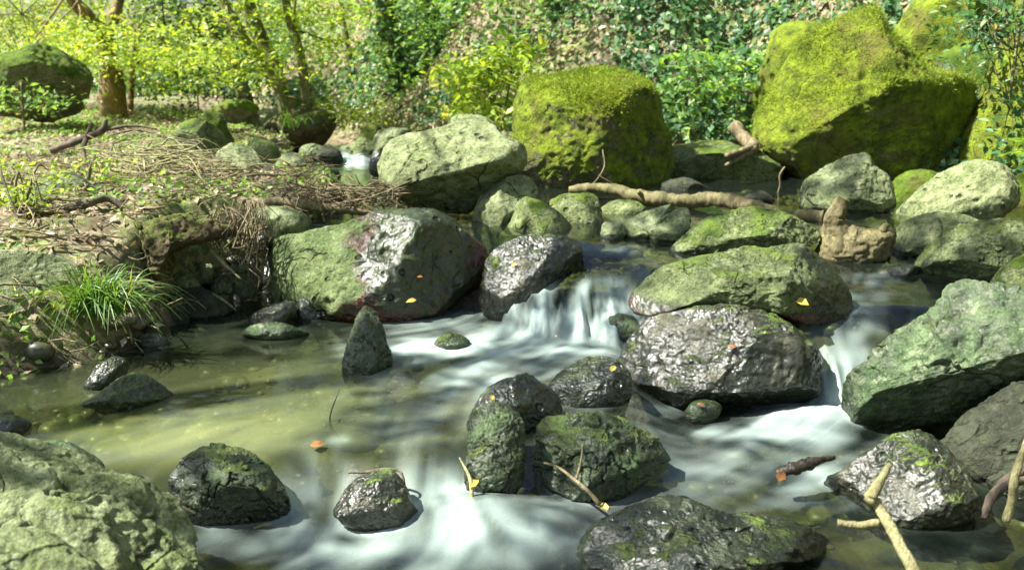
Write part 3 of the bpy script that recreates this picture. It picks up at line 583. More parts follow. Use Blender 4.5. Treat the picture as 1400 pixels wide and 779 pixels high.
rock('layered_boulder', 'layered grey green boulder filling the lower left corner', [(-70, 590), (0, 583), (40, 590), (80, 601), (112, 620), (142, 650), (180, 660), (216, 686), (231, 716), (246, 752), (264, 795), (260, 900), (-70, 900)], Y=2.02, mat='dry', wl=-.11, sub=7, dr=.75, boxy=3, nf=2, fo=(.85, .95), ext=.0, lean=.75, cuts=[(.35, .8, .5, .70), (.6, .5, .6, .80)], rough=1.0, strata=(-.55, .6, .6, .17, .05))
rock('pale_boulder', 'sunlit smooth hump at the bottom left corner', [(-80, 735), (0, 724), (50, 722), (90, 740), (135, 772), (165, 830), (150, 900), (-80, 900)], Y=1.66, mat='dry', sub=6, nf=2, ext=.0, lean=.8, fo=(.85, .95))
rock('rounded_rock', 'grey stone poking out behind the layered boulder', [(55, 612), (66, 601), (92, 604), (128, 622), (143, 641), (118, 652), (80, 645)], zw=-.02, mat='slab', nf=4, ext=.5)
rock('wet_rock', 'flat pinkish wet stone at the left edge', [(-14, 583), (-8, 570), (15, 566), (34, 572), (42, 580), (20, 590)], zw=0, mat='sheen', nf=4, ext=.6, lean=.5, sub=4)
rock('wet_rock', 'low pyramid shaped rock in the left pool', [(113, 553), (135, 538), (160, 518), (187, 509), (210, 519), (239, 541), (212, 553), (160, 558)], zw=0, mat='wetgreen', nf=6, ext=.5, sub=6, fo=(.7, .9), wb=.025)
rock('wet_rock', 'small dark stone beside the left bank', [(117, 526), (130, 501), (155, 487), (179, 497), (166, 516), (140, 529)], zw=0, mat='wet', nf=6, ext=.5, wb=.03)
rock('pointed_rock', 'pointed upright black rock in the middle pool', [(478, 497), (477, 476), (483, 450), (491, 426), (500, 418), (514, 428), (525, 455), (530, 485), (523, 501), (500, 506)], zw=0, mat='wetgreen', rough=1.5, strata=(.6, .6, .3, .07, .010), nf=6, ext=.5, sub=6, wb=.02, dr=1.1)
rock('wet_rock', 'little mossy stone awash right of pointed rock', [(594, 470), (600, 461), (615, 455), (635, 460), (642, 469), (620, 476)], zw=0, mat='wetgreen', nf=4, ext=.8, sub=4, lean=.5)
rock('wet_rock', 'flat shiny rock at foot of the broad porous boulder', [(338, 436), (352, 425), (376, 415), (400, 412), (405, 425), (390, 440), (360, 448)], zw=0, mat='sheen', nf=5, ext=.6, sub=5, wb=.03)
rock('wet_rock', 'small speckled stone touching the broad porous boulder', [(402, 427), (408, 409), (424, 406), (441, 420), (436, 434), (410, 436)], zw=0, mat='wet', nf=5, ext=.6, sub=5)
rock('wet_rock', 'flat green stone just breaking the pool surface', [(332, 457), (345, 444), (375, 440), (408, 448), (420, 457), (380, 463)], zw=0, mat='slab', nf=3, ext=.9, sub=5, lean=.5, wb=.02)
rock('wet_rock', 'black wet rock with green cap at the pool outlet', [(234, 684), (238, 652), (256, 626), (286, 607), (320, 608), (346, 620), (366, 641), (381, 667), (376, 692), (320, 700), (262, 701)], zw=-.07, mat='wetgreen', sub=7, strata=(.3, .8, .4, .11, .018), nf=9, fo=(.68, .9), ext=.5, wb=.06, cuts=[(-.2, .7, .6, .72)])
rock('wet_rock', 'glittering dark rock under a bent twig', [(459, 699), (474, 666), (499, 646), (530, 641), (550, 655), (561, 682), (562, 708), (500, 713)], zw=-.09, mat='sheen', sub=7, nf=5, ext=.5, wb=.05)
rock('wet_rock', 'dark rounded rock behind the pale oval rock', [(645, 573), (654, 546), (675, 525), (705, 514), (735, 515), (760, 540), (773, 562), (742, 580), (700, 598), (660, 592)], zw=-.02, mat='wet', sub=7, nf=9, fo=(.68, .9), ext=.5, wb=.06)
rock('oval_rock', 'upright oval olive rock in the middle of stream', [(643, 580), (655, 560), (675, 552), (701, 559), (716, 580), (714, 610), (708, 640), (692, 659), (664, 663), (648, 648), (645, 622), (642, 600)], zw=-.07, rough=1.4, strata=(.8, .2, .3, .09, .010), mat='wetgreen', sub=7, nf=4, ext=.4, wb=.03, dr=.9)
rock('wet_rock', 'glossy wedge shaped blue green rock midstream', [(734, 622), (738, 581), (760, 570), (800, 565), (840, 571), (880, 590), (912, 610), (924, 626), (900, 642), (850, 658), (800, 669), (760, 673), (735, 652)], zw=-.1, mat='wetgreen', sub=7, strata=(.3, .8, .4, .11, .018), nf=9, fo=(.68, .9), ext=.4, wb=.04, glint=.68, cuts=[(.6, .4, .6, .74)])
rock('wet_rock', 'pebble wedged between oval rock and wedge rock', [(708, 615), (712, 600), (728, 594), (742, 602), (742, 622), (722, 630)], zw=-.1, mat='wet', nf=4, ext=.6, sub=4)
rock('wet_rock', 'low dark rock with thin water sliding over it', [(742, 544), (758, 516), (785, 495), (815, 487), (846, 494), (862, 516), (858, 542), (820, 556), (770, 560)], zw=-.03, mat='wet', sub=7, nf=3, ext=.5, wb=.2, lean=.5, cuts=[(-.2, .7, .6, .7)])
rock('wet_rock', 'small teal stone below the purple grey boulder', [(937, 562), (948, 548), (970, 546), (987, 555), (978, 569), (950, 572)], zw=-.1, mat='wetgreen', nf=4, ext=.7, sub=4, lean=.4)
rock('wet_rock', 'submerged reddish rock under the foaming mound', [(640, 735), (660, 705), (700, 694), (735, 706), (755, 735), (700, 755)], zw=-.17, mat='sheen', nf=3, ext=.7, lean=.5)
rock('wet_rock', 'dark stone showing through the right of the waterfall', [(826, 455), (832, 434), (850, 428), (870, 436), (876, 455), (850, 464)], zw=0.0, mat='wetgreen', nf=4, ext=.6, sub=5)
# left bank stones
rock('mossy_boulder', 'mossy boulder under the sunlit tree at far left', [(-40, 145), (-35, 90), (20, 68), (65, 60), (108, 82), (126, 102), (119, 128), (101, 150), (50, 150)], Y=9.6, mat='moss', sub=6, nf=6, fo=(.6, .9), ext=.4, cuts=[(.1, -.5, .8, .5)])
rock('angular_rock', 'brown angular rock behind the pale root heap', [(239, 188), (248, 165), (275, 162), (300, 178), (311, 198), (290, 217), (260, 220), (243, 204)], Y=6.6, mat='half', nf=8, fo=(.6, .85), ext=.6)
rock('mossy_boulder', 'moss capped stone touching the brown angular rock', [(270, 166), (285, 154), (305, 156), (311, 175), (311, 195), (292, 190)], Y=6.9, mat='moss', nf=4, ext=.8)
rock('mossy_boulder', 'flat yellow moss mound in the clearing', [(286, 154), (305, 139), (335, 136), (354, 150), (320, 160)], Y=9.8, mat='moss', nf=3, ext=.8)
rock('pale_boulder', 'sunlit white topped block by the upstream channel', [(291, 226), (300, 206), (318, 196), (345, 203), (357, 224), (356, 240), (325, 243), (300, 239)], Y=6.0, mat='dry', nf=8, fo=(.62, .88), ext=.5, boxy=3)
rock('root_mound', 'low earth mound under the pair of leaning trunks', [(362, 172), (378, 157), (408, 148), (440, 151), (462, 166), (440, 186), (390, 188)], Y=10.2, mat='turf', nf=3, ext=.8, rough=1.6, cat='earth mound')
rock('rounded_rock', 'olive rock behind the white topped block', [(338, 208), (344, 191), (362, 188), (382, 205), (377, 224), (352, 228)], Y=6.5, mat='half', nf=5, ext=.6)
rock('rounded_rock', 'grey rock right of the white topped block', [(375, 228), (386, 213), (408, 210), (421, 228), (402, 243), (385, 243)], Y=6.2, mat='dry', nf=6, ext=.6)
rock('rounded_rock', 'low dark green stone below the olive rock', [(356, 242), (362, 228), (385, 232), (402, 244), (380, 252)], Y=5.95, mat='black', nf=5, ext=.6)
rock('rounded_rock', 'grey stone on the far bank of the cascade', [(408, 212), (415, 199), (435, 197), (448, 210), (430, 220)], Y=7.4, mat='dry', nf=5, ext=.8)
rock('rounded_rock', 'dark cracked stone beside the cascade head', [(432, 212), (442, 200), (462, 204), (466, 218), (446, 222)], Y=7.3, mat='black', nf=5, ext=.8, sub=4)
rock('rounded_rock', 'small pale stone behind the cascade', [(457, 210), (468, 200), (480, 200), (484, 212), (468, 216)], Y=7.9, mat='dry', nf=5, ext=.8, sub=4)
rock('rounded_rock', 'olive triangular rock right of the cascade', [(478, 212), (482, 196), (494, 187), (512, 194), (520, 208), (500, 216)], Y=7.6, mat='half', nf=6, ext=.8)
rock('mossy_boulder', 'small block with bright moss cap beyond the cascade', [(493, 188), (495, 172), (508, 168), (521, 174), (520, 188), (506, 195)], Y=8.3, mat='moss', nf=5, ext=.8, boxy=3)
rock('pale_boulder', 'pale angular stone behind the large pale boulder', [(510, 196), (516, 180), (535, 175), (560, 178), (556, 196), (530, 206)], Y=7.4, mat='dry', nf=7, ext=.8)
rock('pale_boulder', 'sunlit round stone peeking over the large pale boulder', [(612, 172), (620, 160), (640, 157), (668, 162), (680, 180), (650, 190)], Y=6.3, mat='tuff', nf=4, ext=.9)
rock('wet_rock', 'black wet stone right of the white cascade', [(506, 218), (512, 207), (524, 208), (526, 226), (512, 232)], Y=6.7, mat='wet', nf=4, ext=.8, sub=4)
rock('wet_rock', 'mossy stone splitting the small cascade', [(424, 240), (428, 230), (445, 226), (462, 232), (462, 244), (440, 248)], Y=6.6, mat='wetgreen', nf=4, ext=.8, sub=4)
rock('buried_boulder', 'smooth grey boulder half buried in the left bank', [(36, 278), (46, 250), (75, 236), (110, 240), (132, 262), (128, 282), (80, 290)], Y=gY(85, 272)+.1, mat='dry', nf=2, ext=.6, rough=.6, sub=6)
rock('buried_boulder', 'big flat grey slab set in the bank behind the grass tuft', [(-30, 410), (-20, 352), (0, 342), (45, 344), (100, 358), (128, 384), (105, 420), (40, 440)], Y=gY(60, 400)+.05, mat='dry', nf=2, ext=.5, dr=.5, boxy=3.2, rough=.6, sub=6, cuts=[(.05, .35, .95, .7)])
rock('rounded_rock', 'dark rock face behind the roots left of porous boulder', [(335, 318), (345, 290), (375, 282), (412, 290), (424, 306), (400, 325)], Y=4.75, mat='dry', nf=4, ext=.6)
rock('pebble', 'small pinkish white stone on the porous boulder shoulder', [(343, 334), (349, 322), (358, 318), (368, 324), (364, 336), (352, 340)], Y=4.45, mat='sheen', nf=6, ext=.5, sub=4)
rock('shaded_rock', 'green grey stone in the undercut hollow', [(236, 392), (240, 374), (258, 372), (272, 384), (268, 400), (246, 404)], Y=4.35, mat='dry', nf=5, ext=.6, sub=5)
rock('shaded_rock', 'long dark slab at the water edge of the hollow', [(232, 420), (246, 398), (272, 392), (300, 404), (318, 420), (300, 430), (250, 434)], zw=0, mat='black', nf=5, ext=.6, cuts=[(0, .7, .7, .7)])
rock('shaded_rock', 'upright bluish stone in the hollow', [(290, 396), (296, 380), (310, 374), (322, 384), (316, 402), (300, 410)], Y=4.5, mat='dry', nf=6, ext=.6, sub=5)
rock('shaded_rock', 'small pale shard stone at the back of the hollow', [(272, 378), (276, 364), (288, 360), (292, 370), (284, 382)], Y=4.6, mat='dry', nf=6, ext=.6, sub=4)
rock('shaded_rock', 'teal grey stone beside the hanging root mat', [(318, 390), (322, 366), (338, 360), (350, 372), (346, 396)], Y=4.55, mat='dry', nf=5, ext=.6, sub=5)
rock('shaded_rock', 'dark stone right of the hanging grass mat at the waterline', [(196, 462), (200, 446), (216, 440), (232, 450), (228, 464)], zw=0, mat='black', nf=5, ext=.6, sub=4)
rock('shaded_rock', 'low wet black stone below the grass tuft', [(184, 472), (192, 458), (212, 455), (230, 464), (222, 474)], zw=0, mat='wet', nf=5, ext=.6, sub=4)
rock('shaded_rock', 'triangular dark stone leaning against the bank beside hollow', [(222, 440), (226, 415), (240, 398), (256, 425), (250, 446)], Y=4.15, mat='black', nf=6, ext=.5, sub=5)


rock('turf_clump', 'mossy earth clump overhanging the dark hollow in left bank', [(170, 350), (185, 318), (215, 300), (262, 294), (308, 296), (330, 308), (318, 322), (285, 330), (250, 338), (226, 356), (215, 385), (190, 390)], Y=4.32, mat='turf', sub=6, nf=3, ext=.05, lean=.7, rough=2.2, cat='earth bank')
# foam collars and dark bow waves where the stream meets the rocks
col = np.zeros(wx.shape)
for o_, W_ in ROCKS.values():
    i_ = np.round((W_[:, 0]-WX[0])/.0135).astype(int); j_ = np.round((W_[:, 1]-WY[0])/.0135).astype(int)
    m_ = (i_ >= 0) & (i_ < len(WX)) & (j_ >= 0) & (j_ < len(WY)); i_, j_ = i_[m_], j_[m_]; zz = W_[m_, 2]
    k_ = np.abs(zz-wz[j_, i_]) < .014; col[j_[k_], i_[k_]] = 1
c1 = np.clip(blur(col, 3)*1.6, 0, 1); c2 = np.clip(blur(col, 14)*2.2, 0, 1)
near_act = np.clip(blur(foam, 25)*2.2, .04, 1)
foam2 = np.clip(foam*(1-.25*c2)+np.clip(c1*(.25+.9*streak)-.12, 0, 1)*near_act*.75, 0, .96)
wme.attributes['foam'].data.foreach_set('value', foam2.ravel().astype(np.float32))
# pebbles on the stream bed and along the shores (uncountable)
Rp = np.random.RandomState(21); Vp, Fp = ico(2); bag_ = Bag()
px_ = Rp.uniform(-2.8, 2.2, 5200); py_ = Rp.uniform(1.7, 6.5, 5200); sl_ = sdist(px_, py_, EDGE, True)
kk = (sl_ < .10) & ((sl_ > -.5) | (Rp.rand(len(px_)) < .5)); px_, py_ = px_[kk], py_[kk]; pz_ = ground_h(px_, py_)
for x_, y_, z_ in zip(px_, py_, pz_):
    r_ = .012+.052*Rp.rand()**2.6; q_ = Vp*(1+.25*np.clip(Vp@Rp.normal(size=3), -.6, .6))[:, None]*Rp.uniform(.6, 1.2, 3)*[1, 1, .65]*r_
    bag_.add(q_+[x_, y_, z_+r_*.15], T=Fp, a=np.full(len(Vp), Rp.rand()))
tag(bag_.build('streambed_pebbles', M['pebble']), kind='stuff')
# ------------------------------------------------------------------ vegetation and wood
R = np.random.RandomState(11)
def gh(x, y): return ground_h(np.atleast_1d(np.asarray(x, float)), np.atleast_1d(np.asarray(y, float)), False)

# sun gaps: crowns leave these spots open towards the sun
GAPS = [(at_y(*q), r) for q, r in (((230, 205, 5.8), .5), ((325, 205, 6.0), .25), ((600, 180, 5.2), .45), ((490, 330, 4.3), .30), ((780, 150, 6.1), .7), ((1130, 90, 6.3), .9), ((1010, 345, 4.0), .35),
        ((1000, 440, 3.5), .35), ((1300, 430, 2.9), .40), ((140, 420, 3.8), .35), ((60, 720, 1.7), .35), ((690, 580, 3.1), .12), ((1240, 650, 2.6), .22), ((880, 275, 5.2), .4), ((1170, 310, 4.9), .2),
        ((180, 150, 11), 1.8), ((1300, 260, 5.1), .35), ((630, 470, 3.9), .26), ((600, 700, 2.5), .22), ((1120, 560, 3.2), .2), ((230, 585, 3.1), .55), ((100, 300, 4.4), .35), ((700, 350, 4.3), .2), ((500, 675, 2.6), .12), ((1170, 390, 4.2), .2))]
def keep_sun(C):
    m = np.ones(len(C), bool)
    for p, r in GAPS:
        d = C-p; t = d@SUN; q = d-t[:, None]*SUN; m &= ~((np.sum(q*q, 1) < r*r) & (t > 1.2))
    return C[m], m

def sprays(bag, centers, nleaf, spread, flat, size, rng, shape='kite', fold=.2, gap=True):
    C = np.repeat(centers, nleaf, 0)+rng.normal(size=(len(centers)*nleaf, 3))*np.array([spread, spread, spread*flat])
    if gap: C, _ = keep_sun(C)
    if not len(C): return
    N = rng.normal(size=C.shape)*.45+np.array([0, -.15, 1.0])
    V, T, a = leaves(C, N, size, rng, shape=shape, fold=fold, droop=.25); bag.add(V, T=T, a=a)

def tree(name, label, trunks, mat, leafm, clusters, nleaf=40, spread=.45, flat=.35, size=.09, seed=0, group=None, knob=.25, ivy=0):
    """trunks: lists of (points, radii); clusters: crown spray centres"""
    rng = np.random.RandomState(seed+100); base = np.array(trunks[0][0][0]); e = empty(name, base, label, 'tree', group)
    b = Bag()
    for i, (P, rr) in enumerate(trunks): b.tube(P, rr, seg=12, knob=knob, seed=seed+i, n=28)
    # limbs reach into the crown
    tops = [np.array(P[-1]) for P, _ in trunks]+[np.array(P[len(P)//2]) for P, _ in trunks]
    for c in clusters[::7]:
        a = tops[np.argmin([np.linalg.norm(c-q) for q in tops])]; m = (a+c)/2+rng.normal(size=3)*.12+[0, 0, .1]
        b.tube([a, m, c], [.016, .010, .004], seg=5, n=8)
    b.build('trunk', mat, base, e)
    cr = Bag(); sprays(cr, clusters, nleaf, spread, flat, size, rng)
    cr.build('crown', leafm, base, e, smooth=False)
    if ivy:
        P, rr = trunks[0]; Cc = catmull(P, 200); k = rng.randint(0, 150, ivy); d = rng.normal(size=(ivy, 3)); d /= np.linalg.norm(d, axis=1)[:, None]
        rad = np.interp(k/200, np.linspace(0, 1, len(rr)), rr); C = Cc[k]+d*(rad*1.15+.02)[:, None]*rng.uniform(.9, 1.8, ivy)[:, None]
        iv = Bag(); V, T, a = leaves(C, d+[0, 0, .4], .07, rng, .8); iv.add(V, T=T, a=a); iv.build('ivy', M['ivy'], base, e, smooth=False)
    return e
def tr(pts, Y, dY=0):
    """trunk points from picture positions at depth Y"""
    n = len(pts); return [at_y(a, b, Y+dY*i/max(1, n-1)) for i, (a, b) in enumerate(pts)]
def cl(n, x0, x1, y0, y1, Y0, Y1, seed):
    r = np.random.RandomState(seed); return np.array([at_y(r.uniform(x0, x1), r.uniform(y0, y1), r.uniform(Y0, Y1)) for _ in range(n)])
def foot(P):
    P = [np.array(p) for p in P]; g = gh(P[0][0], P[0][1])[0]; P[0] = P[0].copy(); P[0][2] = min(P[0][2], g-.05); return P

T1 = foot(tr([(152, 150), (148, 95), (143, 45)], 12)); T1b = tr([(143, 50), (118, 20), (92, -10), (60, -60)], 12, -.5); T1c = tr([(146, 45), (160, 10), (168, -40), (175, -120)], 12, .4); T1d = tr([(165, 140), (160, 100), (150, 60)], 12.1)
T1e = tr([(175, 135), (182, 90), (186, 40)], 12.3)
tree('broadleaf_tree', 'orange brown forked tree in yellow leaf behind the clearing', [(T1, [.14, .105, .12]), (T1b, [.11, .08, .07, .05]), (T1c, [.09, .07, .06, .04]), (foot(T1d), [.09, .07, .05]), (foot(T1e), [.04, .03, .02])], M['bark'], M['leaf_yellow'],
     np.vstack([cl(18, -20, 110, 30, 90, 10.4, 11.6, 1), cl(26, 175, 290, 40, 125, 11, 13, 2), cl(60, -150, 330, -260, -5, 10.5, 13.5, 3), cl(36, -30, 300, 0, 110, 12.5, 14.5, 33), cl(40, -60, 330, -30, 60, 13, 15, 35)]), nleaf=110, spread=.42, flat=.16, size=.066, seed=1)
tree('evergreen_tree', 'dark leaved tree in the middle of left background', [(foot(tr([(345, 128), (318, 85), (290, 50), (275, 20)], 12.5)), [.11, .09, .08, .05]), (tr([(300, 62), (262, 40), (225, 35)], 12.6), [.04, .03, .015])], M['bark_dark'], M['leaf_dark'],
     np.vstack([cl(34, 190, 350, 0, 75, 12.6, 14.2, 4), cl(14, 190, 300, -60, 10, 12.6, 14, 5)]), nleaf=80, spread=.40, flat=.6, size=.085, seed=2)
tree('leaning_tree', 'pair of leaning mossy trunks on a root mound by the channel', [(foot(tr([(412, 158), (385, 125), (350, 80), (318, 30), (295, -30), (270, -140)], 10.3)), [.10, .068, .062, .058, .05, .04]), (foot(tr([(400, 150), (380, 105), (350, 40), (332, -20), (320, -150)], 10.6)), [.09, .08, .085, .08, .05]),
     (foot(tr([(425, 152), (413, 90), (400, 40), (388, -20), (380, -150)], 10.2)), [.055, .05, .045, .045, .03])], M['bark_green'], M['leaf_yellow'],
     np.vstack([cl(9, 300, 345, 30, 120, 9.6, 10.2, 6), cl(12, 400, 470, 10, 110, 9.8, 11, 66), cl(36, 180, 520, -300, -12, 8.5, 11.5, 7), cl(16, 300, 560, -30, 28, 9, 11, 67)]), nleaf=60, spread=.30, flat=.18, size=.075, seed=3)
tree('ivy_clad_tree', 'ivy clad straight trunk at the foot of the slope', [(foot(tr([(552, 172), (543, 110), (535, 60), (522, -10), (515, -120)], 11.6)), [.14, .10, .10, .09, .06])], M['bark_dark'], M['leaf_mid'],
     np.vstack([cl(20, 440, 600, -120, 45, 11, 12.5, 8)]), nleaf=70, spread=.4, flat=.25, size=.07, seed=4, ivy=900)
tree('ivy_clad_tree', 'slanting mossy trunk on the slope above the cube shaped boulder', [(foot(tr([(792, 98), (780, 60), (765, 25), (748, -15), (730, -120)], 10.6)), [.10, .08, .075, .07, .05])], M['bark_green'], M['leaf_mid'],
     np.vstack([np.vstack([cl(16, 640, 900, -170, -10, 9.5, 11, 9), cl(9, 560, 760, -25, 30, 9.0, 10.5, 91)])]), nleaf=40, spread=.4, flat=.3, size=.09, seed=5, ivy=350)
tree('thin_tree', 'dark slim leaning trunk behind the pale sapling', [(foot(tr([(614, 92), (600, 50), (583, 10), (570, -60)], 12.2)), [.08, .07, .06, .04])], M['bark_dark'], M['leaf_mid'], cl(12, 500, 660, -100, 5, 11.5, 12.5, 10), nleaf=40, seed=6, ivy=200)
tree('thin_tree', 'thin bare stem left of the ivy clad trunk', [(foot(tr([(482, 85), (472, 45), (466, 5), (460, -70)], 13)), [.045, .04, .035, .02])], M['bark_green'], M['leaf_mid'], cl(12, 410, 520, -110, 25, 12.5, 13.5, 11), nleaf=40, seed=7)
tree('unseen_shade_tree', 'unseen tree added on the left bank to shade the stream', [([np.array([-4.7, 2.0, .1]), np.array([-4.75, 2.1, 2.2]), np.array([-4.7, 2.4, 4.2]), np.array([-4.3, 2.9, 5.8])], [.22, .17, .13, .06])], M['bark_green'], M['leaf_mid'],  # out of view; crown added up-sun to shade the stream
     np.random.RandomState(5).uniform([-6.0, 1.0, 4.2], [-1.3, 6.2, 7.0], (135, 3)), nleaf=60, spread=.40, flat=.3, size=.11, seed=8)
tree('unseen_shade_tree', 'unseen tree added by the left clearing to shade the boulders', [([np.array([-5.5, 8.2, .3]), np.array([-5.2, 8.3, 2.6]), np.array([-4.4, 8.2, 4.8]), np.array([-3.2, 8.0, 6.6])], [.22, .17, .13, .06])], M['bark_green'], M['leaf_mid'],  # also out of view, added to throw leaf shade on the boulders
     np.random.RandomState(6).uniform([-7.5, 6.2, 3.8], [-1.6, 9.5, 7.2], (42, 3)), nleaf=60, spread=.42, flat=.3, size=.11, seed=9)

# saplings with pale leaves in front of the slope
def sapling(label, base, stems, cent, leafm, n, spread, size, seed, name='sapling', cat='sapling', flat=.35, group=None, gap=True, free=False):
    rng = np.random.RandomState(seed+300); base = np.array(base, float)
    if not free: base[2] = gh(base[0], base[1])[0]-.03
    e = empty(name, base, label, cat, group); b = Bag()
    for s in stems: b.tube([base]+[np.array(p) for p in s], [.014, .009, .004], seg=5, n=12)
    for c in cent[::2]:
        s = stems[rng.randint(len(stems))]; a = np.array(s[-1])*.5+base*.5 if rng.rand() < .5 else np.array(s[-1]); b.tube([a, (a+c)/2+[0, 0, .04], c], [.006, .004, .002], seg=4, n=6)
    b.build('stem', M['bark_green'], base, e); l = Bag(); sprays(l, cent, n, spread, flat, size, rng, 'leaf', .18, gap); l.build('foliage', leafm, base, e, smooth=False); return e
sapling('sunlit pale green sapling left of the cube shaped boulder', at_y(680, 200, 8.4), [[at_y(680, 150, 8.4), at_y(665, 90, 8.3)], [at_y(690, 150, 8.2), at_y(700, 95, 8.2)], [at_y(650, 150, 8.4), at_y(625, 120, 8.3)]],
        np.vstack([cl(34, 610, 715, 75, 165, 7.9, 8.7, 21), cl(10, 640, 720, 55, 100, 8, 8.6, 22)]), M['leaf_yellow'], 22, .13, .085, 1)
sapling('leafy sapling between the two great mossy boulders', at_y(965, 190, 8.3), [[at_y(960, 150, 8.2), at_y(950, 95, 8.1)], [at_y(975, 150, 8.2), at_y(985, 110, 8.2)]],
        cl(34, 905, 1030, 70, 180, 7.6, 8.5, 23), M['leaf_mid'], 20, .13, .075, 2)
sapling('low bushy plant in front of the root mound trees', at_y(385, 165, 9.6), [[at_y(385, 150, 9.6), at_y(380, 130, 9.6)]], cl(16, 430, 520, 130, 172, 9.6, 10.8, 24), M['leaf_yellow'], 40, .14, .05, 3, name='shrub', cat='shrub')
sapling('dark shrub below the leaning trunk on the far slope', at_y(270, 140, 13), [[at_y(270, 120, 13), at_y(268, 100, 13)]], cl(30, 180, 400, 90, 135, 12.4, 14, 25), M['leaf_dark'], 50, .3, .07, 4, name='shrub', cat='shrub', flat=.6)
sapling('bright weeds growing over the far left boulder', at_y(30, 150, 9.0), [[at_y(30, 130, 9), at_y(30, 110, 9)]], cl(12, -20, 110, 115, 150, 8.7, 9.2, 26), M['leaf_mid'], 20, .12, .06, 5, name='weed', cat='weed')
sapling('yellow green bush behind the far left boulder', at_y(40, 120, 11.5), [[at_y(40, 60, 11.5), at_y(30, 20, 11.5)]], cl(60, -60, 120, -60, 70, 11, 12.8, 27), M['leaf_yellow'], 90, .3, .065, 6, name='shrub', cat='shrub', flat=.25)
sapling('yellow green weeds at the left edge of the bank', at_y(20, 290, 4.4), [[at_y(20, 260, 4.4), at_y(25, 235, 4.4)], [at_y(40, 260, 4.4), at_y(45, 240, 4.4)]], cl(22, -15, 75, 222, 290, 4.2, 4.7, 28), M['leaf_yellow'], 14, .06, .035, 7, name='weed', cat='weed')
sapling('tall pale weed among the roots', at_y(120, 250, 5.4), [[at_y(122, 235, 5.4), at_y(125, 222, 5.4)]], cl(12, 95, 160, 212, 252, 5.2, 5.7, 29), M['leaf_yellow'], 10, .06, .04, 8, name='weed', cat='weed')
sapling('small pale plant left of the grass tuft', at_y(65, 440, 3.75), [[at_y(65, 420, 3.7), at_y(66, 400, 3.7)]], cl(8, 45, 100, 392, 425, 3.65, 3.8, 30), M['leaf_yellow'], 8, .03, .035, 9, name='weed', cat='weed')
sapling('ivy trailing over the rock wall at right', at_y(1400, 0, 6.2), [[at_y(1370, 40, 5.8), at_y(1350, 30, 5.8)], [at_y(1385, 100, 5.8), at_y(1380, 150, 5.8)]], np.vstack([cl(34, 1290, 1410, -10, 80, 5.7, 6.6, 31), cl(12, 1365, 1410, 80, 200, 5.7, 5.9, 32)]), M['ivy'], 16, .09, .05, 10, name='hanging_ivy', cat='ivy', flat=.8, free=True)

# ivy ground cover, leaf litter, grasses on the slope (uncountable)
def scatter_ground(n, x0, x1, y0, y1, cond, rng):
    x = rng.uniform(x0, x1, n); y = rng.uniform(y0, y1, n); m = cond(x, y); x, y = x[m], y[m]; h = ground_h(x, y); e = .05
    N = np.stack([-(ground_h(x+e, y, False)-ground_h(x-e, y, False))/(2*e), -(ground_h(x, y+e, False)-ground_h(x, y-e, False))/(2*e), np.ones_like(x)], 1)
    N /= np.linalg.norm(N, axis=1)[:, None]; return np.stack([x, y, h], 1), N
def ivycond(x, y):
    P = np.stack([x*.55, y*.55, 0*x], 1); d = sdist(x, y, TOE, False); n = fbm(P+3, 3)
    return (d > .05) & (n+.28*sstep(0, 2.5, x)-.04*((x > -3) & (x < 0)) > np.random.RandomState(2).uniform(-.35, .35, len(x)))
P, N = scatter_ground(260000, -9, 6, 5, 19, ivycond, R)
C = P+N*R.uniform(.02, .14, len(P))[:, None]
b = Bag(); V, T, a = leaves(C, N+R.normal(size=C.shape)*.45, .066, R, .85, shape='kite'); b.add(V, T=T, a=a); tag(b.build('ivy_ground_cover', M['ivy'], smooth=False), kind='stuff')
def undercond(x, y):
    P = np.stack([x*.5, y*.5, 0*x+11], 1); d = sdist(x, y, TOE, False); n = fbm(P, 3)
    return (d > .1) & (n+.25*sstep(-2.5, -6, x)-.3*sstep(-.5, 1.5, x) > np.random.RandomState(4).uniform(-.25, .45, len(x)))
P, N = scatter_ground(120000, -14, 5, 7.5, 26, undercond, R)
C = P+np.stack([R.normal(0, .05, len(P)), R.normal(0, .05, len(P)), np.abs(R.normal(0, .45, len(P)))], 1); C, _ = keep_sun(C)
b = Bag(); V, T, a = leaves(C, R.normal(size=C.shape)*.5+[0, -.25, 1], .085, R, .6, droop=.2); b.add(V, T=T, a=a); tag(b.build('undergrowth', M['leaf_mid'], smooth=False), kind='stuff')
def bankcond(x, y):
    d = sdist(x, y, EDGE, True); return (d > .02) & (y < 14)
P, N = scatter_ground(30000, -7, 0, 3, 14, bankcond, R)
b = Bag(); V, T, a = leaves(P+N*.012, N+R.normal(size=P.shape)*.5, .045, R, .5); b.add(V, T=T, a=a)
def hillcond(x, y): return sdist(x, y, TOE, False) > .0
P, N = scatter_ground(50000, -9, 6, 5, 18, hillcond, R)
V, T, a = leaves(P+N*.015, N+R.normal(size=P.shape)*.5, .07, R, .5); b.add(V, T=T, a=a)
tag(b.build('leaf_litter', M['litter'], smooth=False), kind='stuff')
b = Bag()
P, N = scatter_ground(36000, -6, -.5, 3.0, 14, lambda x, y: bankcond(x, y) & (fbm(np.stack([x*1.1, y*1.1, 0*x+4], 1), 3) > -.02), R)
V, T, a = leaves(P+N*.03+R.normal(size=P.shape)*.01, N+R.normal(size=P.shape)*.6, .035, R, .6); b.add(V, T=T, a=a)
tag(b.build('ground_plants', M['leaf_mid'], smooth=False), kind='stuff')

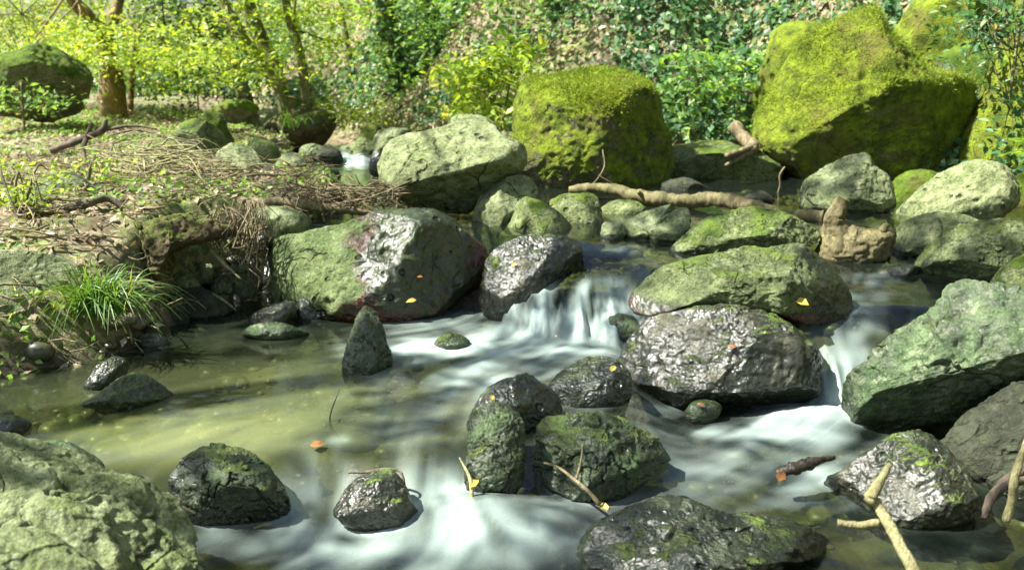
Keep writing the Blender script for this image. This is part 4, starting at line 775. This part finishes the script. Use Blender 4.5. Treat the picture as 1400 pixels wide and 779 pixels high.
# twig litter on the bank
b = Bag(); P, N = scatter_ground(1900, -3.6, -.75, 3.4, 7.5, lambda x, y: (sdist(x, y, EDGE, True) > .03) & (fbm(np.stack([x*.9, y*.9, 0*x+8], 1), 2) > -.25), R)
for p, n in zip(P, N):
    a = R.uniform(0, 2*PI) if R.rand() < .5 else R.normal(2.7, .5); L = R.uniform(.04, .26)*(1 if R.rand() < .85 else 1.8); d = np.array([math.cos(a), math.sin(a), R.normal(0, .15)])
    q = p+n*R.uniform(.01, .06); r0 = R.uniform(.0015, .005)*(1 if R.rand() < .94 else 2.4); b.tube([q-d*L/2, q+R.normal(size=3)*L*.10, q+d*L/2], [r0, r0*.9, r0*.5], seg=4, n=5)
tag(b.build('twig_litter', M['twig']), kind='stuff')

# moss fronds on the two great boulders (own part of each)
def moss_part(label, n, h, thr):
    o, W = ROCKS[label]; me = o.data; Vn = np.zeros(len(W)*3, np.float32); me.vertices.foreach_get('normal', Vn); Vn = Vn.reshape(-1, 3)
    up = Vn[:, 2]+.55*fbm(W*2.2+3, 3)+.25*fbm(W*7, 2); k = np.where(up > thr)[0]; k = k[R.randint(0, len(k), n)]
    C = W[k]+R.normal(size=(n, 3))*.012; nn = Vn[k]; b = Bag(); d = nn+R.normal(size=(n, 3))*.5; d[:, 2] -= .15; d /= np.linalg.norm(d, axis=1)[:, None]
    s = np.cross(d, R.normal(size=(n, 3))); s /= np.linalg.norm(s, axis=1)[:, None]; L = h*R.uniform(.5, 1.5, n)[:, None]; wdt = L*.28
    V = np.stack([C-s*wdt-nn*.004, C+s*wdt-nn*.004, C+d*L], 1).reshape(-1, 3); T = np.arange(3*n).reshape(-1, 3)
    b.add(V, T=T, a=np.repeat(np.clip(.5+.5*fbm(W[k]*3, 3)+R.normal(0, .15, n), 0, 1), 3)); m = b.build('moss', M['mossblade'], np.array(o.location), o, smooth=False)
moss_part('giant moss covered boulder with a pointed top at upper right', 42000, .010, .40)
moss_part('cube shaped mossy boulder with dark shaded right face', 34000, .010, .50)

# grass tuft
def tuft(label, base, n, L, spread, seed, mat='grass', wid=.004):
    rng = np.random.RandomState(seed); base = np.array(base, float); e = None; Vs = []; Qs = []; a = []
    for i in range(n):
        th = rng.uniform(0, 2*PI); l = L*rng.uniform(.5, 1.25); out = rng.uniform(.25, 1.0)*spread
        p0 = base+rng.normal(size=3)*[.05, .04, .015]; d = np.array([math.cos(th), math.sin(th), 0]); t = np.linspace(0, 1, 9)[:, None]
        c = p0+d*out*l*t**1.3+np.array([0, 0, 1])*l*(1.0*t-1.15*out*t**2.3); sd = np.array([-d[1], d[0], 0.15]); w = wid*(1-t**2)*rng.uniform(.7, 1.4)+.0004
        k = sum(len(v) for v in Vs); Vs.append(np.stack([c-sd*w, c+sd*w+[0, 0, .001]], 1).reshape(-1, 3)); i0 = np.arange(8)[:, None]*2+k; Qs.append(np.concatenate([i0, i0+1, i0+3, i0+2], 1)); a.append(np.full(18, rng.rand()))
    b = Bag(); b.add(np.vstack(Vs), Q=np.vstack(Qs), a=np.concatenate(a)); return tag(b.build('grass_tuft', M[mat], base), label, 'grass tuft')
tuft('bright green arching grass tuft hanging over the left pool', at_y(135, 425, 3.62), 380, .29, 1.05, 1, wid=.0026)
tuft('thin yellow grass sprouting by the root mound', at_y(398, 172, 8.6), 60, .22, .8, 2)
# fern
def fern(label, base, tips, seed):
    rng = np.random.RandomState(seed); base = np.array(base); b = Bag()
    for tp in tips:
        tp = np.array(tp); C = catmull([base, (base+tp)/2+[0, 0, .05], tp], 26); b.tube(C[::5], [.003, .001], seg=4)
        for i in range(3, 26):
            tdir = C[min(i+1, 25)]-C[i-1]; tdir /= np.linalg.norm(tdir); sd = np.cross(tdir, [0, .5, .85]); sd /= np.linalg.norm(sd); l = .075*(1-i/27)+.008
            for s in (-1, 1):
                d = sd*s+tdir*.5; V = np.stack([C[i]-tdir*.006, C[i]+tdir*.006, C[i]+d*l+tdir*.004]); b.add(V, T=np.array([[0, 1, 2]]), a=np.full(3, rng.rand()))
    return tag(b.build('fern', M['leaf_mid'], base, smooth=False), label, 'fern')
fern('green fern frond at the right edge above the pitted boulder', at_y(1425, 225, 5.3), [at_y(1366, 213, 5.2), at_y(1380, 190, 5.3), at_y(1385, 235, 5.2)], 4)

# ------------------------------------------------------------------ driftwood, logs, branches
def branch(name, label, parts, mat, cat='branch', knob=.2, group=None, seg=9, seed=0):
    b = Bag()
    for i, (P, rr) in enumerate(parts): b.tube([np.array(p) for p in P], rr, seg=seg, knob=knob, seed=seed+i*2.3, n=max(10, 7*len(P)))
    base = np.array(parts[0][0][0], float); return tag(b.build(name, M[mat], base), label, cat, group)
L0 = [at_y(778, 260, 5.75), at_y(830, 258, 5.7), at_y(880, 270, 5.55), at_y(930, 274, 5.45), at_y(980, 274, 5.35), at_y(1020, 280, 5.25), at_y(1060, 292, 5.15), at_y(1125, 299, 5.05)]
branch('fallen_log', 'long bleached log lying across the upper pool', [(catmull(L0, 40), [.022, .032, .040, .038, .044, .040, .034, .040]), ([L0[2], at_y(872, 262, 5.5)], [.018, .01])], 'drift', 'log', .35, seg=14)
e = empty('driftwood_stump', at_z(1170, 358, .25), 'knobbly bleached driftwood stump with an upright horn', 'stump')
ob = rock('stump_base', 'x', [(1117, 352), (1120, 328), (1124, 310), (1140, 300), (1160, 302), (1180, 312), (1208, 314), (1224, 318), (1222, 334), (1212, 352), (1182, 364), (1140, 364)], zw=.235, mat='drift', sub=6, nf=3, ext=.4, lean=.1, rough=1.3)
for k_ in ('label', 'category'): del ob[k_]
ob.name = 'stump_base'; ob.parent = e; ob.location = np.array(ob.location)-np.array(e.location)
SY = ob.location[1]+e.location[1]-.03
hb = Bag(); hb.tube([at_y(1146, 345, SY), at_y(1143, 318, SY), at_y(1138, 298, SY), at_y(1146, 284, SY), at_y(1154, 272, SY)], [.085, .062, .046, .040, .026], seg=40, knob=.45, n=70, seed=4); hb.build('horn', M['drift'], np.array(e.location), e)
hb = Bag(); hb.tube([at_y(1195, 325, SY-.03), at_y(1208, 314, SY-.05), at_y(1214, 306, SY-.05)], [.04, .022, .008], seg=10, knob=.6, n=24, seed=6); hb.build('knot', M['drift'], np.array(e.location), e)
branch('bank_log', 'straight weathered log on the bank above the porous boulder', [([at_y(338, 278, 4.85), at_y(380, 276, 4.85), at_y(430, 282, 4.85), at_y(515, 292, 4.9)], [.020, .024, .022, .02])], 'twig', 'log')
branch('fallen_branch', 'thick dark branch curving along the left bank', [([at_y(-20, 312, 4.2), at_y(20, 296, 4.2), at_y(70, 288, 4.3), at_y(115, 280, 4.4), at_y(145, 271, 4.5), at_y(170, 284, 4.5), at_y(200, 300, 4.5)], [.022, .022, .02, .02, .018, .014, .009])], 'twig_dark')
branch('fallen_branch', 'pale branch lying behind the thick dark one', [([at_y(10, 298, 4.45), at_y(45, 280, 4.5), at_y(80, 272, 4.6), at_y(115, 275, 4.6)], [.01, .014, .014, .01])], 'twig')
branch('fallen_branch', 'brown forked branch propped above the root heap', [([at_y(70, 206, 6.2), at_y(95, 197, 6.2), at_y(118, 188, 6.2), at_y(140, 178, 6.2), at_y(145, 163, 6.2)], [.022, .024, .024, .024, .014]), ([at_y(118, 188, 6.2), at_y(126, 168, 6.2)], [.02, .012]), ([at_y(118, 188, 6.2), at_y(114, 205, 6.1), at_y(117, 224, 6.0)], [.018, .014, .012]), ([at_y(140, 178, 6.2), at_y(180, 172, 6.2), at_y(215, 177, 6.2)], [.014, .009, .005])], 'twig_dark')
branch('fallen_branch', 'long thin dark branch arching over the root heap', [([at_y(150, 185, 6.1), at_y(190, 178, 6.1), at_y(235, 190, 6.0), at_y(275, 198, 5.9)], [.006, .008, .007, .003])], 'twig_dark')
branch('fallen_branch', 'long curved pale branch below the root heap', [([at_y(150, 232, 5.5), at_y(200, 238, 5.4), at_y(255, 236, 5.4), at_y(270, 222, 5.4)], [.012, .012, .01, .004])], 'twig')
branch('fallen_branch', 'thin branch trailing down the bank past the grass tuft', [([at_y(0, 232, 4.3), at_y(15, 275, 4.2), at_y(35, 320, 4.1), at_y(60, 360, 3.9)], [.006, .006, .005, .003])], 'twig_dark')
branch('fallen_branch', 'grey stick slanting down beside the bank slab', [([at_y(-10, 372, 3.8), at_y(22, 400, 3.7), at_y(50, 442, 3.55)], [.011, .011, .008])], 'twig')
branch('fallen_branch', 'slim bent branch on the bank above the hollow', [([at_y(60, 315, 4.3), at_y(105, 325, 4.2), at_y(150, 330, 4.2), at_y(185, 352, 4.15)], [.007, .008, .007, .003])], 'twig')
branch('fallen_branch', 'dry branch in shadow under the thick dark branch', [([at_y(50, 306, 4.35), at_y(90, 308, 4.35), at_y(130, 305, 4.4), at_y(215, 318, 4.4)], [.014, .014, .01, .004])], 'twig_dark')
branch('fallen_branch', 'broken white tipped stick hanging in the hollow', [([at_y(288, 342, 4.3), at_y(302, 357, 4.25), at_y(330, 382, 4.2)], [.012, .009, .003])], 'twig_pale')
branch('fallen_branch', 'pale stick resting on the dark slab at the waterline', [([at_y(280, 397, 4.3), at_y(302, 408, 4.25), at_y(323, 424, 4.2)], [.006, .007, .003])], 'twig_pale')
branch('fallen_branch', 'grey dead trunk end beside the giant boulder', [([at_y(1003, 172, 6.9), at_y(1018, 190, 6.8), at_y(1030, 202, 6.6), at_y(1018, 212, 6.4), at_y(992, 226, 6.3)], [.05, .045, .04, .022, .010]), ([at_y(1030, 200, 6.6), at_y(1016, 207, 6.4), at_y(993, 213, 6.3)], [.03, .025, .018])], 'twig', 'dead wood', .4)
branch('hanging_root', 'thin root dangling under the giant boulder', [([at_y(1073, 228, 6.0), at_y(1066, 240, 6.0), at_y(1066, 255, 6.0), at_y(1057, 279, 6.0)], [.006, .006, .005, .003])], 'twig', 'root')
branch('vine', 'looping bare vine at foot of the cube shaped boulder', [([at_y(824, 205, 6.0), at_y(826, 228, 5.95), at_y(812, 250, 5.9), at_y(790, 262, 5.85)], [.004, .004, .004, .003]), ([at_y(818, 240, 5.9), at_y(840, 252, 5.9)], [.004, .002])], 'twig', 'vine')
for i, (P, rr, lb) in enumerate([
    ([(1255, 790, 1.95), (1225, 735, 2.02), (1200, 690, 2.08), (1190, 680, 2.08), (1202, 660, 2.1), (1216, 634, 2.12)], [.0135, .0135, .0125, .0145, .012, .007], 'pale green broken branch standing in the foreground water')]):
    B0 = [at_y(*p) for p in P]; branch('broken_branch', lb, [(B0, rr), ([at_y(1202, 715, 2.04), at_y(1175, 718, 2.04), at_y(1145, 714, 2.05)], [.010, .009, .008])], 'twig_pale', seg=12, knob=.25)
branch('broken_branch', 'mossy stick leaning at the right edge', [([at_y(1375, 712, 2.35), at_y(1384, 680, 2.35), at_y(1388, 650, 2.35), at_y(1405, 600, 2.4)], [.011, .012, .012, .008])], 'twig_pale')
branch('tree_root', 'dark forked root behind the leaning stick at right', [([at_y(1345, 708, 2.4), at_y(1355, 682, 2.45), at_y(1380, 655, 2.5), at_y(1415, 630, 2.55)], [.008, .014, .016, .018]), ([at_y(1358, 680, 2.45), at_y(1378, 662, 2.45), at_y(1410, 655, 2.5)], [.010, .012, .012])], 'twig_dark', 'root')
branch('bark_piece', 'black rotten bark piece jutting from the chute foam', [([at_y(1060, 647, 2.62), at_y(1082, 640, 2.62), at_y(1105, 634, 2.65), at_y(1140, 625, 2.7)], [.012, .018, .016, .006])], 'wetwood', 'bark', .6)
branch('twig', 'upright thin twig standing in the middle pool', [([at_y(446, 612, 2.95), at_y(450, 590, 2.96), at_y(452, 565, 2.97), at_y(465, 530, 3.0)], [.004, .004, .003, .001]), ([at_y(449, 590, 2.96), at_y(460, 580, 2.96), at_y(466, 572, 2.96)], [.003, .002, .001])], 'twig_dark', 'twig')
branch('twig', 'bent twig lying over the glittering rock', [([at_y(476, 646, 2.62), at_y(500, 645, 2.62), at_y(525, 641, 2.60), at_y(545, 643, 2.58), at_y(552, 656, 2.56), at_y(554, 675, 2.55)], [.003, .004, .005, .004, .004, .002])], 'twig_dark', 'twig')
branch('twig', 'yellow twig sticking up beside the oval rock', [([at_y(646, 700, 2.5), at_y(645, 680, 2.52), at_y(643, 655, 2.55), at_y(628, 625, 2.6)], [.005, .006, .006, .002])], 'twig_pale', 'twig')
branch('twig', 'curved brown twig resting on the wedge rock', [([at_y(729, 630, 2.72), at_y(760, 637, 2.62), at_y(785, 655, 2.55), at_y(805, 672, 2.5), at_y(820, 690, 2.48)], [.003, .004, .005, .006, .007]), ([at_y(788, 655, 2.55), at_y(795, 625, 2.6), at_y(797, 585, 2.75)], [.004, .003, .002])], 'twig', 'twig')
branch('twig', 'dark twig caught between layered boulder and black rock', [([at_y(205, 672, 2.5), at_y(230, 684, 2.48), at_y(268, 702, 2.45)], [.004, .006, .004])], 'twig_dark', 'twig')
# root heap: pale roots (stuff) and the mat hanging in front of the hollow
b = Bag(); rr_ = np.random.RandomState(9)
for i in range(120):
    a0 = at_y(rr_.normal(190, 34), rr_.normal(216, 9), rr_.uniform(5.4, 6.2)); L = rr_.uniform(.15, .6); ang = rr_.normal(-.35, .5); d = np.array([math.cos(ang), -.3+rr_.normal(0, .2), math.sin(ang)*.5])
    m = a0+d*L*.5+rr_.normal(size=3)*.05; q = a0+d*L; g = gh(q[0], q[1])[0]; q[2] = max(q[2], g+.01); m[2] = max(m[2], gh(m[0], m[1])[0]+.03); r0 = rr_.uniform(.002, .007); b.tube([a0, m, q], [r0, r0*.9, r0*.4], seg=4, n=9)
tag(b.build('root_heap', M['twig_pale']), kind='stuff')
b = Bag()
for i in range(150):
    px = rr_.choice([rr_.uniform(290, 350), rr_.normal(345, 9), rr_.uniform(385, 540)], p=[.45, .3, .25]); y0 = rr_.uniform(270, 315) if px < 380 else rr_.uniform(255, 285); Yd = rr_.uniform(4.28, 4.55) if px < 380 else rr_.uniform(4.7, 5.0)
    ln = rr_.uniform(15, 75) if px < 335 else (rr_.uniform(40, 115) if px < 380 else rr_.uniform(5, 25)); p0 = at_y(px, y0, Yd); p2 = at_y(px+rr_.normal(0, 9), y0+ln, Yd-.05); m = (p0+p2)/2+rr_.normal(size=3)*.035; m2 = p0*.25+p2*.75+rr_.normal(size=3)*.03
    r0 = rr_.uniform(.0012, .004); b.tube([p0, m, m2, p2], [r0, r0, r0*.5], seg=4, n=7)
for i in range(240):
    px, py = rr_.uniform(370, 545), rr_.normal(268, 9); p0 = at_y(px, py, rr_.uniform(4.85, 5.15)); d = rr_.normal(size=3)*[.07, .05, .04]; r0 = rr_.uniform(.0015, .005); b.tube([p0-d, p0+rr_.normal(size=3)*.01, p0+d], [r0, r0, r0*.5], seg=4, n=5)
tag(b.build('hanging_root_mat', M['twig']), kind='stuff')

# fallen leaves, each its own
def fleaf(px, py, Y, label, mat='yellowleaf', size=.05, up=(0, -.5, 1), seed=0):
    rng = np.random.RandomState(seed); c = at_y(px, py, Y); V, T, a = leaves(c[None], np.array([up], float), size, rng, .6, shape='leaf'); bb = Bag(); bb.add(V, T=T, a=a)
    return tag(bb.build('fallen_leaf', M[mat], c, smooth=False), label, 'leaf')
def on_rock(lbl, px, py, out=.006):
    o, W = ROCKS[lbl]; x, y = to_px(W); d = np.hypot(x-px, y-py); k = np.where(d < max(6, d.min()*1.5))[0]; k = k[np.argmin(W[k, 1])]; return W[k, 1]-out
for px, py, rk, lb, m, s in [(1094, 412, 'long green boulder with a wet dark red right end', 'yellow leaf on the red end of the long boulder', 'yellowleaf', .05), (562, 411, 'broad wet porous boulder with sunlit glossy top and red stains', 'yellow leaf stuck low on the porous boulder', 'yellowleaf', .05),
    (702, 362, 'round dark wet rock left of the waterfall', 'pale leaf stuck on the round dark wet rock', 'yellowleaf', .04), (574, 378, 'broad wet porous boulder with sunlit glossy top and red stains', 'tiny orange leaf high on the porous boulder', 'brownleaf', .03),
    (673, 543, 'dark rounded rock behind the pale oval rock', 'yellow leaf on the dark rounded rock', 'yellowleaf', .035), (838, 503, 'low dark rock with thin water sliding over it', 'round pale leaf on the low overflowed rock', 'yellowleaf', .03),
    (958, 553, 'small teal stone below the purple grey boulder', 'orange leaf on the small teal stone', 'brownleaf', .03), (1000, 473, 'wet purple grey boulder with mossy left end midstream', 'brown speck leaf on the purple grey boulder', 'brownleaf', .025)]:
    fleaf(px, py, on_rock(rk, px, py), lb, m, s, seed=int(px))
p = at_z(434, 607, .012); fleaf(434, 607, p[1], 'orange leaf caught on the upright twig', 'brownleaf', .035, seed=3)
p = at_z(222, 680, .0); fleaf(222, 678, 2.52, 'orange leaf caught beside the black wet rock', 'brownleaf', .035, seed=4)
p = at_z(1075, 640, -.08); fleaf(1068, 650, 2.56, 'tan leaf on the rotten bark piece', 'brownleaf', .04, seed=5)
p = at_z(825, 692, -.105); fleaf(825, 692, p[1], 'pale yellow leaf at the end of the curved twig', 'yellowleaf', .045, seed=6)
fleaf(648, 660, 2.54, 'small yellow leaf on the yellow twig', 'yellowleaf', .04, seed=8)
fleaf(1360, 37, 5.75, 'single yellow leaf in the ivy at upper right', 'yellowleaf', .06, up=(0, -1, .2), seed=9)

# small upstream cascade
cx = np.linspace(0, 1, 40); cy = np.linspace(0, 1, 40); A, B = np.meshgrid(cx, cy)
q00 = at_y(428, 240, 6.7); q10 = at_y(512, 238, 6.6); q01 = at_y(432, 219, 8.2); q11 = at_y(508, 213, 8.2)
Pc = (q00*(1-A[..., None])+q10*A[..., None])*(1-B[..., None])+(q01*(1-A[..., None])+q11*A[..., None])*B[..., None]
step = sstep(.15, .55, B); Pc[..., 2] = q00[2]-.10+step*(.16)+.01*np.sin(A*23+B*3)
fo = .75*np.exp(-((A-.55)/.28)**2)*np.exp(-((B-.25)/.25)**2)+.5*np.exp(-((A-.75)/.2)**2)*np.exp(-((B-.6)/.3)**2)
cm = mesh_np('upstream_water', Pc.reshape(-1, 3), grid_faces(40, 40), M['water'], {'foam': np.clip(fo*1.2, 0, .9).ravel(), 'murk': np.zeros(1600)})
tag(link('upstream_water', cm), kind='structure')
